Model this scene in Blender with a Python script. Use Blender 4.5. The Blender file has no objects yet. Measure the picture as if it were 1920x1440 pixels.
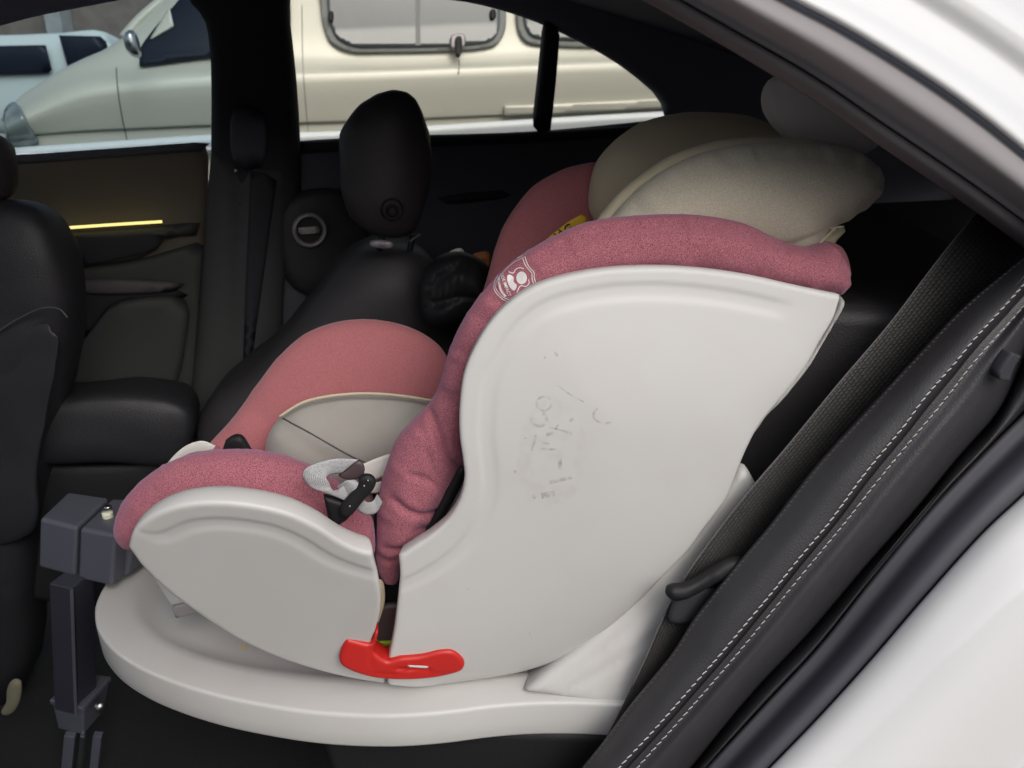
import bpy, bmesh, math, random
import numpy as np
from mathutils import Vector
from mathutils.geometry import delaunay_2d_cdt
from mathutils.bvhtree import BVHTree
random.seed(4); np.random.seed(4)
C = bpy.context.scene.collection
sc = bpy.context.scene

# ------------------------------------------------------------------ camera, sky, sun, exposure
F = 1440.0; PITCH = math.radians(20); CZ = 1.27
cam = bpy.data.cameras.new('camera'); co = bpy.data.objects.new('camera', cam); C.objects.link(co)
co.location = (0, 0, CZ); co.rotation_euler = (math.radians(90) - PITCH, 0, 0)
cam.lens = 27; cam.sensor_width = 36; cam.clip_start = 0.02; cam.clip_end = 2000
cam.dof.use_dof = True; cam.dof.focus_distance = 0.93; cam.dof.aperture_fstop = 7.5
sc.camera = co
SUN_EL, SUN_AZ = math.radians(42), math.radians(150)   # azimuth clockwise from +Y: behind the camera
w = bpy.data.worlds.new('World'); sc.world = w; w.use_nodes = True
nt = w.node_tree; bgn = nt.nodes['Background']
sky = nt.nodes.new('ShaderNodeTexSky'); sky.sky_type = 'NISHITA'; sky.sun_disc = False
sky.sun_elevation = SUN_EL; sky.sun_rotation = SUN_AZ; sky.dust_density = 5.0; sky.air_density = 1.0; sky.ozone_density = 1.0
hs = nt.nodes.new('ShaderNodeHueSaturation'); hs.inputs['Saturation'].default_value = 0.45   # thin overcast: greyer sky
nt.links.new(sky.outputs[0], hs.inputs['Color']); nt.links.new(hs.outputs[0], bgn.inputs[0]); bgn.inputs[1].default_value = 0.15
sl = bpy.data.lights.new('sun', 'SUN'); sl.energy = 0.5; sl.angle = math.radians(40); sl.color = (1, .985, .96)
so = bpy.data.objects.new('sun', sl); C.objects.link(so)
sd = Vector((math.sin(SUN_AZ) * math.cos(SUN_EL), math.cos(SUN_AZ) * math.cos(SUN_EL), math.sin(SUN_EL)))
so.rotation_euler = sd.to_track_quat('Z', 'Y').to_euler(); so.location = sd * 20
sc.view_settings.view_transform = 'Standard'; sc.view_settings.look = 'None'; sc.view_settings.gamma = 1
sc.view_settings.use_curve_mapping = False; sc.view_settings.exposure = 0.1

# ------------------------------------------------------------------ materials
def mat(name, col, rough=.6, metal=0, spec=.5, coat=0, coat_rough=.05, col2=None, nscale=50, ndetail=3, nlo=.35, nhi=.65,
        bump=0, bscale=300, bdist=.001, emit=None, sheen=0, sheen_tint=(1, 1, 1), vor=False, big=None):
    m = bpy.data.materials.new(name); m.use_nodes = True; t = m.node_tree; p = t.nodes['Principled BSDF']
    p.inputs['Base Color'].default_value = (*col, 1); p.inputs['Roughness'].default_value = rough
    p.inputs['Metallic'].default_value = metal; p.inputs['Specular IOR Level'].default_value = spec
    p.inputs['Coat Weight'].default_value = coat; p.inputs['Coat Roughness'].default_value = coat_rough
    if sheen: p.inputs['Sheen Weight'].default_value = sheen; p.inputs['Sheen Roughness'].default_value = .5; p.inputs['Sheen Tint'].default_value = (*sheen_tint, 1)
    tc = t.nodes.new('ShaderNodeTexCoord')
    out = None
    if col2:
        n = t.nodes.new('ShaderNodeTexNoise'); n.inputs['Scale'].default_value = nscale; n.inputs['Detail'].default_value = ndetail
        t.links.new(tc.outputs['Object'], n.inputs['Vector'])
        r = t.nodes.new('ShaderNodeMapRange'); r.inputs[1].default_value = nlo; r.inputs[2].default_value = nhi
        t.links.new(n.outputs[0], r.inputs[0])
        mx = t.nodes.new('ShaderNodeMix'); mx.data_type = 'RGBA'
        mx.inputs[6].default_value = (*col, 1); mx.inputs[7].default_value = (*col2, 1)
        t.links.new(r.outputs[0], mx.inputs[0]); out = mx.outputs[2]
    if big:   # slow staining: (colour multiplier, scale, amount)
        n = t.nodes.new('ShaderNodeTexNoise'); n.inputs['Scale'].default_value = big[1]; n.inputs['Detail'].default_value = 5
        t.links.new(tc.outputs['Object'], n.inputs['Vector'])
        r = t.nodes.new('ShaderNodeMapRange'); r.inputs[1].default_value = .45; r.inputs[2].default_value = .75; r.inputs[4].default_value = big[2]
        t.links.new(n.outputs[0], r.inputs[0])
        mx = t.nodes.new('ShaderNodeMix'); mx.data_type = 'RGBA'; mx.blend_type = 'MULTIPLY'
        if out: t.links.new(out, mx.inputs[6])
        else: mx.inputs[6].default_value = (*col, 1)
        mx.inputs[7].default_value = (*big[0], 1); t.links.new(r.outputs[0], mx.inputs[0]); out = mx.outputs[2]
    if out: t.links.new(out, p.inputs['Base Color'])
    if bump:
        if vor:
            b = t.nodes.new('ShaderNodeTexVoronoi'); b.inputs['Scale'].default_value = bscale; bo = b.outputs['Distance']
        else:
            b = t.nodes.new('ShaderNodeTexNoise'); b.inputs['Scale'].default_value = bscale; b.inputs['Detail'].default_value = 3; bo = b.outputs[0]
        t.links.new(tc.outputs['Object'], b.inputs['Vector'])
        bn = t.nodes.new('ShaderNodeBump'); bn.inputs['Strength'].default_value = bump; bn.inputs['Distance'].default_value = bdist
        t.links.new(bo, bn.inputs['Height']); t.links.new(bn.outputs[0], p.inputs['Normal'])
    if emit:
        p.inputs['Emission Color'].default_value = (*emit[0], 1); p.inputs['Emission Strength'].default_value = emit[1]
    return m

def glassmat(name, tint, refl=.08):
    m = bpy.data.materials.new(name); m.use_nodes = True; t = m.node_tree; t.nodes.clear()
    o = t.nodes.new('ShaderNodeOutputMaterial'); mx = t.nodes.new('ShaderNodeMixShader')
    tr = t.nodes.new('ShaderNodeBsdfTransparent'); tr.inputs[0].default_value = (*tint, 1)
    g = t.nodes.new('ShaderNodeBsdfGlossy'); g.inputs['Roughness'].default_value = .02
    mx.inputs[0].default_value = refl
    t.links.new(tr.outputs[0], mx.inputs[1]); t.links.new(g.outputs[0], mx.inputs[2]); t.links.new(mx.outputs[0], o.inputs[0])
    return m

def weave(name, c1, c2, su, sv, bump=.6, rough=.55):
    m = bpy.data.materials.new(name); m.use_nodes = True; t = m.node_tree; p = t.nodes['Principled BSDF']
    uv = t.nodes.new('ShaderNodeUVMap'); mp = t.nodes.new('ShaderNodeMapping')
    t.links.new(uv.outputs[0], mp.inputs[0]); mp.inputs['Scale'].default_value = (su, sv, 1)
    mp.inputs['Rotation'].default_value = (0, 0, 0)
    b = t.nodes.new('ShaderNodeTexBrick'); b.inputs['Scale'].default_value = 1; b.offset = .5
    b.inputs['Brick Width'].default_value = 1; b.inputs['Row Height'].default_value = .5; b.inputs['Mortar Size'].default_value = .12
    b.inputs['Mortar Smooth'].default_value = 1
    b.inputs['Color1'].default_value = (*c1, 1); b.inputs['Color2'].default_value = (*[x * .75 for x in c1], 1); b.inputs['Mortar'].default_value = (*c2, 1)
    t.links.new(mp.outputs[0], b.inputs['Vector']); t.links.new(b.outputs[0], p.inputs['Base Color'])
    bn = t.nodes.new('ShaderNodeBump'); bn.inputs['Strength'].default_value = bump; bn.inputs['Distance'].default_value = .0006; bn.invert = True
    t.links.new(b.outputs[1], bn.inputs['Height']); t.links.new(bn.outputs[0], p.inputs['Normal'])
    p.inputs['Roughness'].default_value = rough
    return m

M = {}
M['shell'] = mat('shell_plastic', (.565, .56, .548), .42, bump=.12, bscale=900, bdist=.0004, big=((.9, .87, .82), 9, .35))
M['shell_dark'] = mat('shell_under_plastic', (.10, .10, .105), .6)
M['pink'] = mat('heather_pink_fabric', (.19, .055, .086), .9, col2=(.50, .185, .215), nscale=1250, ndetail=2, nlo=.42, nhi=.58, bump=.5, bscale=700, bdist=.0012, sheen=.3, sheen_tint=(.75, .6, .95), spec=.2)
M['pinkfar'] = mat('pink_fabric', (.42, .14, .155), .9, col2=(.50, .185, .20), nscale=600, bump=.3, bscale=600, sheen=.25, spec=.2)
M['beige'] = mat('heather_beige_fabric', (.53, .485, .38), .92, col2=(.68, .63, .51), nscale=800, ndetail=2, nlo=.38, nhi=.62, bump=.4, bscale=750, sheen=.25, spec=.2)
M['beige_plain'] = mat('beige_lining', (.62, .55, .39), .9, sheen=.2, spec=.2, bump=.2, bscale=600)
M['greyfab'] = mat('grey_cushion_fabric', (.36, .345, .32), .92, sheen=.2, spec=.2, bump=.25, bscale=500, big=((.85, .8, .75), 20, .4))
M['red'] = mat('red_plastic', (.50, .016, .012), .42)
M['lime'] = mat('lime_plastic', (.28, .42, .01), .5)
M['maroon'] = mat('maroon_plastic', (.07, .045, .05), .5)
M['blackpl'] = mat('black_plastic', (.011, .011, .013), .55, spec=.3)
M['black'] = mat('black_trim', (.028, .029, .036), .7, bump=.1, bscale=800)
M['leather'] = mat('black_leather', (.036, .033, .036), .5, bump=.4, bscale=450, bdist=.0009, vor=True)
M['navy'] = mat('dark_trim', (.11, .115, .14), .75, bump=.15, bscale=700)
M['padfab'] = mat('pale_pad', (.75, .72, .70), .85, bump=.2, bscale=500)
M['cushion'] = mat('dark_seat_leather', (.021, .021, .025), .5, bump=.4, bscale=450, vor=True)
M['deep'] = mat('bench_leather', (.014, .014, .016), .55, bump=.3, bscale=420, vor=True)
M['lining'] = mat('headliner_fabric', (.22, .23, .29), .9, bump=.2, bscale=600)
M['bolster'] = mat('charcoal_leather', (.037, .036, .040), .44, bump=.3, bscale=520, bdist=.0009, vor=True, col2=(.033, .032, .036), nscale=30)
M['seal'] = mat('rubber_seal', (.058, .058, .072), .62, col2=(.07, .07, .085), nscale=8)
M['frame'] = mat('pillar_trim', (.12, .11, .118), .62, bump=.08, bscale=1200)
M['framelight'] = mat('frame_trim', (.27, .255, .265), .55)
M['paint'] = mat('white_car_paint', (.78, .785, .79), .22, coat=1, coat_rough=.03)
M['slate'] = mat('slate_plastic', (.085, .09, .115), .45, bump=.08, bscale=900)
M['slate_dark'] = mat('slate_dark_plastic', (.035, .035, .05), .45)
M['metal'] = mat('bare_metal', (.5, .5, .5), .35, metal=1)
M['chrome'] = mat('chrome', (.6, .6, .62), .2, metal=1)
M['cream'] = mat('cream_plastic', (.75, .75, .6), .3)
M['white'] = mat('white_print', (.8, .76, .76), .7)
M['thread'] = mat('pale_thread', (.5, .5, .49), .7)
M['yellow'] = mat('yellow_label', (.80, .50, .02), .6)
M['ink'] = mat('black_ink', (.03, .025, .02), .7)
M['strap'] = weave('silver_webbing', (.62, .62, .63), (.28, .28, .31), 60, 6, .8)
M['strapplain'] = mat('white_strap', (.62, .61, .58), .7, bump=.3, bscale=500)
M['belt'] = weave('seat_belt_webbing', (.054, .051, .047), (.006, .008, .009), 140, 7.5, 1.0)
M['looptag'] = weave('loop_webbing', (.07, .075, .09), (.01, .01, .015), 8, 12, 1.0)
M['doorpanel'] = mat('olive_door_trim', (.15, .13, .095), .6, bump=.2, bscale=500, big=((.7, .7, .8), 3, .5))
M['doorlow'] = mat('dark_door_trim', (.060, .065, .062), .6, bump=.2, bscale=600)
M['pillarlow'] = mat('lower_pillar_trim', (.062, .065, .066), .6, bump=.15, bscale=600)
M['glow'] = mat('ambient_light', (.8, .7, .2), .5, emit=((1.0, .85, .30), 1.1))
M['badge'] = mat('badge_metal', (.32, .29, .31), .4, metal=.3)
M['vanpaint'] = mat('champagne_van_paint', (.60, .59, .52), .42, metal=.12, coat=.5, coat_rough=.12)
M['vanstrip'] = mat('pale_moulding', (.72, .76, .80), .4)
M['vanglass'] = mat('van_window_glass', (.10, .115, .13), .12, spec=1.0, big=((.5, .5, .55), 2, .5))
M['vandark'] = mat('van_dark_interior', (.015, .02, .035), .3, spec=.15)
M['rubber'] = mat('window_rubber', (.22, .23, .23), .6)
M['suvpaint'] = mat('pale_suv_paint', (.62, .70, .72), .35, coat=.5)
M['lamp'] = mat('headlight_lens', (.25, .28, .28), .12, spec=1, col2=(.12, .15, .16), nscale=12)
M['asphalt'] = mat('asphalt', (.09, .09, .088), .9, col2=(.06, .06, .06), nscale=40, bump=.5, bscale=150, bdist=.004)
M['brick'] = mat('brown_wall', (.22, .19, .18), .85, col2=(.17, .14, .13), nscale=4)
M['concrete'] = mat('pale_wall', (.38, .40, .42), .8, col2=(.30, .32, .34), nscale=3)
M['carpet'] = mat('carpet', (.008, .009, .010), .95, bump=.8, bscale=300, bdist=.004)
M['tint_front'] = glassmat('front_window_glass', (.50, .60, .62), .05)
M['tint_rear'] = glassmat('rear_window_glass', (.86, .86, .80), .05)
M['mark'] = None
def markmat(nm='faded_print', col=(.33, .30, .28), sc_=260, amax=.55, lo=.42, hi=.72):
    m = bpy.data.materials.new(nm); m.use_nodes = True; t = m.node_tree; p = t.nodes['Principled BSDF']
    p.inputs['Base Color'].default_value = (*col, 1); p.inputs['Roughness'].default_value = .8
    tc = t.nodes.new('ShaderNodeTexCoord'); n = t.nodes.new('ShaderNodeTexNoise'); n.inputs['Scale'].default_value = sc_; n.inputs['Detail'].default_value = 4
    r = t.nodes.new('ShaderNodeMapRange'); r.inputs[1].default_value = lo; r.inputs[2].default_value = hi; r.inputs[4].default_value = amax
    t.links.new(tc.outputs['Object'], n.inputs['Vector']); t.links.new(n.outputs[0], r.inputs[0]); t.links.new(r.outputs[0], p.inputs['Alpha'])
    return m
M['mark'] = markmat(sc_=140, amax=.36, lo=.36)
M['smudge'] = markmat('rub_mark', (.42, .34, .32), 60, .07, .45, .75)

# ------------------------------------------------------------------ helpers
SP, CP = math.sin(PITCH), math.cos(PITCH)
def ray(px, py):
    a, b = (px - 960) / F, (720 - py) / F
    return Vector((a, CP + b * SP, -SP + b * CP))
def P(px, py, Y, k=0., m=0., zr=0.6):
    """photo direction -> point on the plane y = Y + k x + m (z - zr)"""
    d = ray(px, py); t = (Y + m * (CZ - zr)) / (d.y - k * d.x - m * d.z)
    return Vector((0, 0, CZ)) + d * t
def PZ(px, py, z):
    d = ray(px, py); t = (z - CZ) / d.z
    return Vector((0, 0, CZ)) + d * t

def spline(pts, closed=False, step=None, n=None):
    """Catmull-Rom through pts (any dim); 'c' as last element marks a sharp corner"""
    cor = [isinstance(p[-1], str) for p in pts]; q = [np.array([float(v) for v in (p[:-1] if c else p)]) for p, c in zip(pts, cor)]
    N = len(q); out = []
    for i in range(N if closed else N - 1):
        p1, p2 = q[i], q[(i + 1) % N]
        p0 = q[i - 1] if (closed or i > 0) else 2 * p1 - p2
        p3 = q[(i + 2) % N] if (closed or i + 2 < N) else 2 * p2 - p1
        if cor[i]: p0 = 2 * p1 - p2
        if cor[(i + 1) % N]: p3 = 2 * p2 - p1
        t0 = 0; t1 = t0 + max(np.linalg.norm(p1 - p0), 1e-6) ** .5; t2 = t1 + max(np.linalg.norm(p2 - p1), 1e-6) ** .5; t3 = t2 + max(np.linalg.norm(p3 - p2), 1e-6) ** .5
        K = 12
        for j in range(K):
            t = t1 + (t2 - t1) * j / K
            A1 = (t1 - t) / (t1 - t0) * p0 + (t - t0) / (t1 - t0) * p1
            A2 = (t2 - t) / (t2 - t1) * p1 + (t - t1) / (t2 - t1) * p2
            A3 = (t3 - t) / (t3 - t2) * p2 + (t - t2) / (t3 - t2) * p3
            B1 = (t2 - t) / (t2 - t0) * A1 + (t - t0) / (t2 - t0) * A2
            B2 = (t3 - t) / (t3 - t1) * A2 + (t - t1) / (t3 - t1) * A3
            out.append((t2 - t) / (t2 - t1) * B1 + (t - t1) / (t2 - t1) * B2)
    if not closed: out.append(q[-1])
    o = np.array(out)
    if closed: o = np.vstack([o, o[:1]])
    s = np.concatenate([[0], np.cumsum(np.linalg.norm(np.diff(o, axis=0), axis=1))])
    if n is None: n = max(4, int(round(s[-1] / step))) + (0 if closed else 1)
    tt = np.linspace(0, s[-1], n + 1)[:-1] if closed else np.linspace(0, s[-1], n)
    return np.stack([np.interp(tt, s, o[:, d]) for d in range(o.shape[1])], 1)

def link(name, me, m=None, parent=None, smooth=True):
    if m is not None: me.materials.append(m)
    if smooth: me.polygons.foreach_set('use_smooth', [True] * len(me.polygons))
    o = bpy.data.objects.new(name, me); C.objects.link(o)
    if parent is not None:
        o.parent = parent; o.matrix_parent_inverse = wm(parent).inverted()
    return o
def wm(o):
    from mathutils import Matrix
    m = Matrix.Translation(o.location)
    if o.parent: m = wm(o.parent) @ o.matrix_parent_inverse @ m
    return m
def empty(name, loc, label=None, cat=None, kind=None, group=None, parent=None):
    o = bpy.data.objects.new(name, None); o.empty_display_size = .1; C.objects.link(o); o.location = loc
    if parent is not None: o.parent = parent; o.matrix_parent_inverse = wm(parent).inverted()
    if label: o['label'] = label
    if cat: o['category'] = cat
    if kind: o['kind'] = kind
    if group: o['group'] = group
    return o

def dseg(p, a, b):
    """distance of points p (n,2) to polyline segments a->b"""
    best = np.full(len(p), 1e9); ab = b - a; L = (ab ** 2).sum(1) + 1e-18
    for i in range(len(a)):
        t = np.clip(((p - a[i]) @ ab[i]) / L[i], 0, 1)
        best = np.minimum(best, np.linalg.norm(p - a[i] - t[:, None] * ab[i], axis=1))
    return best
def inside(p, poly):
    x, y = p[:, 0], p[:, 1]; c = np.zeros(len(p), bool); j = len(poly) - 1
    for i in range(len(poly)):
        xi, yi = poly[i]; xj, yj = poly[j]
        m = ((yi > y) != (yj > y)) & (x < (xj - xi) * (y - yi) / (yj - yi + 1e-18) + xi)
        c ^= m; j = i
    return c

def pillow(name, outline, plane, front, r, m, parent=None, back=None, rb=None, sp=.008, smooth=0, creases=(), prof=None, noise=None, bulge=None, curve=None):
    """solid cushion / panel with the given outline lying on a plane, domed to the front and to the back.
    creases: (px polyline, width m, depth m); prof: extra(d) added to the front height; bulge: f(X,Z)->m"""
    Y, k, mm = (list(plane) + [0, 0])[:3]
    b = spline(outline, closed=True, step=2.0)
    cv = (lambda z: curve[0] * (z - curve[1]) ** 2) if curve else (lambda z: 0.)
    b3 = np.array([P(x, y, Y, k, mm) for x, y in b])
    for _ in range(4 if curve else 0): b3 = np.array([P(x, y, Y + cv(q_[2]), k, mm) for (x, y), q_ in zip(b, b3)])
    b2 = b3[:, [0, 2]]
    # resample at sp
    q = np.vstack([b2, b2[:1]]); s = np.concatenate([[0], np.cumsum(np.linalg.norm(np.diff(q, axis=0), axis=1))])
    n = max(12, int(s[-1] / sp)); tt = np.linspace(0, s[-1], n + 1)[:-1]
    B = np.stack([np.interp(tt, s, q[:, d]) for d in range(2)], 1)
    area = .5 * np.sum(B[:, 0] * np.roll(B[:, 1], -1) - B[:, 1] * np.roll(B[:, 0], -1))
    if area < 0: B = B[::-1]
    A2 = np.roll(B, -1, 0); rb = rb or r; back = front if back is None else back
    rmin = min(r, rb)
    tang = np.roll(B, -1, 0) - np.roll(B, 1, 0); tang /= np.linalg.norm(tang, axis=1)[:, None] + 1e-12
    nrm = np.stack([-tang[:, 1], tang[:, 0]], 1)
    pts = []
    rr_ = min(rmin, .02)
    for f in (.06, .22, .5, .9):
        dd = rr_ * f; c = B + nrm * dd
        keep = dseg(c, B, A2) > dd * .93; pts.append(c[keep & inside(c, B)])
    lo, hi = B.min(0), B.max(0)
    gx = np.arange(lo[0], hi[0], sp); gy = np.arange(lo[1], hi[1], sp * .87)
    G = np.array([(x + (sp / 2 if j % 2 else 0), y) for j, y in enumerate(gy) for x in gx])
    G = G[inside(G, B)] if len(G) else np.zeros((0, 2))
    if len(G): G = G[dseg(G, B, A2) > rr_ * .9 + sp * .4]; pts.append(G)
    for cr in creases:
        cc = np.array([P(x, y, Y, k, mm) for x, y in spline(cr[0], step=3)])[:, [0, 2]]
    I = np.vstack(pts); V = np.vstack([B, I])
    res = delaunay_2d_cdt([Vector(v) for v in V], [], [list(range(len(B)))], 1, 1e-6)
    vv = np.array([list(v) for v in res[0]]); faces = [list(f) for f in res[2] if len(f) == 3]
    d = dseg(vv, B, A2); d[d < 1e-5] = 0; isb = d == 0
    def dome(amp, rad): return amp * np.sqrt(np.clip(1 - (1 - np.clip(d / rad, 0, 1)) ** 2, 0, 1))
    hf, hb = dome(front, r), dome(back, rb)
    if bulge is not None: hf = hf + np.where(isb, 0, bulge(vv[:, 0], vv[:, 1], d))
    if prof is not None: hf = hf + np.where(isb, 0, prof(d))
    if smooth:
        E = np.array([(f[i], f[(i + 1) % 3]) for f in faces for i in range(3)]); E = np.vstack([E, E[:, ::-1]])
        cnt = np.bincount(E[:, 0], minlength=len(vv)).astype(float) + 1e-9
        for _ in range(smooth):
            for h in (hf, hb):
                a = np.bincount(E[:, 0], weights=h[E[:, 1]], minlength=len(vv)) / cnt
                h[~isb] = (.5 * h + .5 * a)[~isb]
    for cr in creases:
        cc = np.array([P(x, y, Y, k, mm) for x, y in spline(cr[0], step=3)])[:, [0, 2]]
        dc = dseg(vv, cc[:-1], cc[1:]); hf = hf - np.where(isb, 0, cr[2] * np.exp(-(dc / cr[1]) ** 2))
    if noise:
        from mathutils import noise as mn
        hf = hf + np.where(isb, 0, np.array([mn.noise(Vector((x * noise[1], y * noise[1], 3.3))) for x, y in vv]) * noise[0])
    nv = Vector((k, -1, mm)).normalized()
    base = [Vector((x, Y + k * x + mm * (z - .6) + cv(z), z)) for x, z in vv]
    verts = [p + nv * h for p, h in zip(base, hf)]
    idx = {}; 
    for i, (p, h) in enumerate(zip(base, hb)):
        if not isb[i]: idx[i] = len(verts); verts.append(p - nv * h)
    fb = [[idx.get(a, a) for a in f[::-1]] for f in faces]
    if smooth:
        VV = np.array([list(v) for v in verts]); af = faces + fb
        E = np.array([(f[i], f[(i + 1) % 3]) for f in af for i in range(3)]); E = np.vstack([E, E[:, ::-1]])
        cnt = np.bincount(E[:, 0], minlength=len(VV)).astype(float)[:, None] + 1e-9
        for _ in range(0 if smooth < 2 else 1 if sp < .005 else 4):
            a = np.stack([np.bincount(E[:, 0], weights=VV[E[:, 1], c_], minlength=len(VV)) for c_ in range(3)], 1) / cnt
            VV = .45 * VV + .55 * a
        verts = [Vector(v) for v in VV]
    me = bpy.data.meshes.new(name); me.from_pydata([tuple(v) for v in verts], [], faces + fb); me.update()
    return link(name, me, m, parent)

def loft(name, curves, m, parent=None, n=60, sub=4, thick=.004, closed=False, linear=False):
    """curves: list of (px points, plane) or of Vector lists; surface through them, with thickness"""
    rows = []
    for cv in curves:
        if isinstance(cv, tuple):
            pts, pl = cv; pl = (list(pl) + [0, 0])[:3]
            s = spline(pts, n=n); rows.append(np.array([P(x, y, *pl) for x, y in s]))
        else: rows.append(spline([tuple(v) for v in cv], n=n))
    R = np.array(rows)                       # (rows, n, 3)
    if sub > 1 and len(R) > 2 and not linear:
        cols = []
        for j in range(n):
            c = []
            for i in range(len(R) - 1):
                p1, p2 = R[i, j], R[i + 1, j]; p0 = R[i - 1, j] if i else 2 * p1 - p2; p3 = R[i + 2, j] if i + 2 < len(R) else 2 * p2 - p1
                for t in np.arange(sub) / sub:
                    c.append(.5 * (2 * p1 + (p2 - p0) * t + (2 * p0 - 5 * p1 + 4 * p2 - p3) * t * t + (3 * p1 - p0 - 3 * p2 + p3) * t ** 3))
            c.append(R[-1, j]); cols.append(c)
        R = np.array(cols).transpose(1, 0, 2)
    a, bn = R.shape[:2]; verts = R.reshape(-1, 3)
    faces = [[i * bn + j, i * bn + j + 1, (i + 1) * bn + j + 1, (i + 1) * bn + j] for i in range(a - 1) for j in range(bn - 1)]
    me = bpy.data.meshes.new(name); me.from_pydata([tuple(v) for v in verts], [], faces); me.update()
    uvl = me.uv_layers.new(name='UVMap')
    for poly in me.polygons:
        for li in poly.loop_indices:
            vi = me.loops[li].vertex_index; uvl.data[li].uv = ((vi % bn) / (bn - 1), (vi // bn) / (a - 1))
    o = link(name, me, m, parent)
    if thick:
        # orient normals toward the camera, thickness goes away from it
        c = sum((p.normal.dot(Vector((0, 0, CZ)) - p.center) for p in me.polygons))
        if c < 0:
            me.flip_normals()
        s = o.modifiers.new('thickness', 'SOLIDIFY'); s.thickness = thick; s.offset = -1
    return o

def prism(name, top, bot, m, parent=None, bevel=.004, smooth=True, segs=3):
    """solid between two polygons of the same number of corners"""
    n = len(top); v = [tuple(p) for p in top] + [tuple(p) for p in bot]
    f = [list(range(n)), list(range(2 * n - 1, n - 1, -1))] + [[i, i + n, (i + 1) % n + n, (i + 1) % n] for i in range(n)]
    me = bpy.data.meshes.new(name); me.from_pydata(v, [], f); me.update()
    bm = bmesh.new(); bm.from_mesh(me); bmesh.ops.recalc_face_normals(bm, faces=bm.faces)
    if bevel: bmesh.ops.bevel(bm, geom=bm.edges, offset=bevel, segments=segs, affect='EDGES', profile=.5)
    bm.to_mesh(me); bm.free()
    o = link(name, me, m, parent, smooth=smooth)
    if smooth: wn = o.modifiers.new('wn', 'WEIGHTED_NORMAL'); wn.keep_sharp = False
    return o
def box(name, lo, hi, m, parent=None, bevel=.01):
    x0, y0, z0 = lo; x1, y1, z1 = hi
    return prism(name, [(x0, y0, z1), (x1, y0, z1), (x1, y1, z1), (x0, y1, z1)], [(x0, y0, z0), (x1, y0, z0), (x1, y1, z0), (x0, y1, z0)], m, parent, bevel)
def tube(name, pts, rad, m, parent=None, closed=False, flat=1.0, seg=10, n=None):
    """round bar through 3D points (radius may be a list)"""
    pp = spline([tuple(p) for p in pts], closed=closed, step=None, n=n or max(12, len(pts) * 8))
    N = len(pp); rads = np.interp(np.linspace(0, 1, N), np.linspace(0, 1, len(rad)), rad) if isinstance(rad, (list, tuple)) else np.full(N, rad)
    verts, faces = [], []
    for i in range(N):
        a, b = pp[(i - 1) % N if closed else max(i - 1, 0)], pp[(i + 1) % N if closed else min(i + 1, N - 1)]
        t = Vector(b - a).normalized(); u = t.cross(Vector((0, -1, .3))).normalized(); v = t.cross(u).normalized()
        for s in range(seg):
            an = 2 * math.pi * s / seg; verts.append(tuple(Vector(pp[i]) + u * rads[i] * math.cos(an) + v * rads[i] * flat * math.sin(an)))
    for i in range(N if closed else N - 1):
        for s in range(seg):
            faces.append([i * seg + s, i * seg + (s + 1) % seg, ((i + 1) % N) * seg + (s + 1) % seg, ((i + 1) % N) * seg + s])
    if not closed: faces += [list(range(seg))[::-1], [(N - 1) * seg + s for s in range(seg)]]
    me = bpy.data.meshes.new(name); me.from_pydata(verts, [], faces); me.update()
    return link(name, me, m, parent)
def ptube(name, pxs, pl, rad, m, parent=None, **kw):
    pl = (list(pl) + [0, 0])[:3]
    return tube(name, [P(x, y, *pl) for x, y in pxs], rad, m, parent, **kw)

def bvh(*objs):
    vs, fs = [], []
    for o in objs:
        b = len(vs); W = wm(o); vs += [v.co.copy() for v in o.data.vertices]; fs += [[i + b for i in p.vertices] for p in o.data.polygons]
    return BVHTree.FromPolygons(vs, fs)
def hit(tree, px, py, off=.0007):
    d = ray(px, py).normalized(); h = tree.ray_cast(Vector((0, 0, CZ)), d)
    if h[0] is None: return None
    return h[0] - d * off
def decal(name, tree, strips, m, parent, off=.0007):
    """strips: list of (px polyline, width px, closed) printed on a surface"""
    vs, fs = [], []
    for pts, wd, cl in strips:
        s = spline(pts, closed=cl, step=2.0)
        N = len(s); prev = None; first = None
        for i in range(N + (1 if cl else 0)):
            a, b = (s[(i - 1) % N], s[(i + 1) % N]) if cl else (s[max(i - 1, 0)], s[min(i + 1, N - 1)])
            t = b - a; t /= np.linalg.norm(t) + 1e-9; nn = np.array([-t[1], t[0]]) * wd / 2; c = s[i % N]
            h1, h2 = hit(tree, *(c + nn), off), hit(tree, *(c - nn), off)
            if h1 is None or h2 is None: prev = None; continue
            vs += [h1, h2]; cur = (len(vs) - 2, len(vs) - 1)
            if prev: fs.append([prev[0], prev[1], cur[1], cur[0]])
            prev = cur
    me = bpy.data.meshes.new(name); me.from_pydata([tuple(v) for v in vs], [], fs); me.update()
    return link(name, me, m, parent)
def fillpx(name, tree, poly, m, parent, off=.0007, step=4):
    b = spline(poly, closed=True, step=step); g = []
    lo, hi = b.min(0), b.max(0)
    G = np.array([(x, y) for x in np.arange(lo[0], hi[0], step) for y in np.arange(lo[1], hi[1], step)])
    G = G[inside(G, b)]; G = G[dseg(G, b, np.roll(b, -1, 0)) > step * .5]
    V = np.vstack([b, G]); res = delaunay_2d_cdt([Vector(v) for v in V], [], [list(range(len(b)))], 1, 1e-6)
    vs = [hit(tree, v[0], v[1], off) for v in res[0]]
    ok = [v is not None for v in vs]; vs = [v or Vector() for v in vs]
    fs = [f for f in res[2] if all(ok[i] for i in f)]
    me = bpy.data.meshes.new(name); me.from_pydata([tuple(v) for v in vs], [], fs); me.update(); return link(name, me, m, parent)
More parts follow.
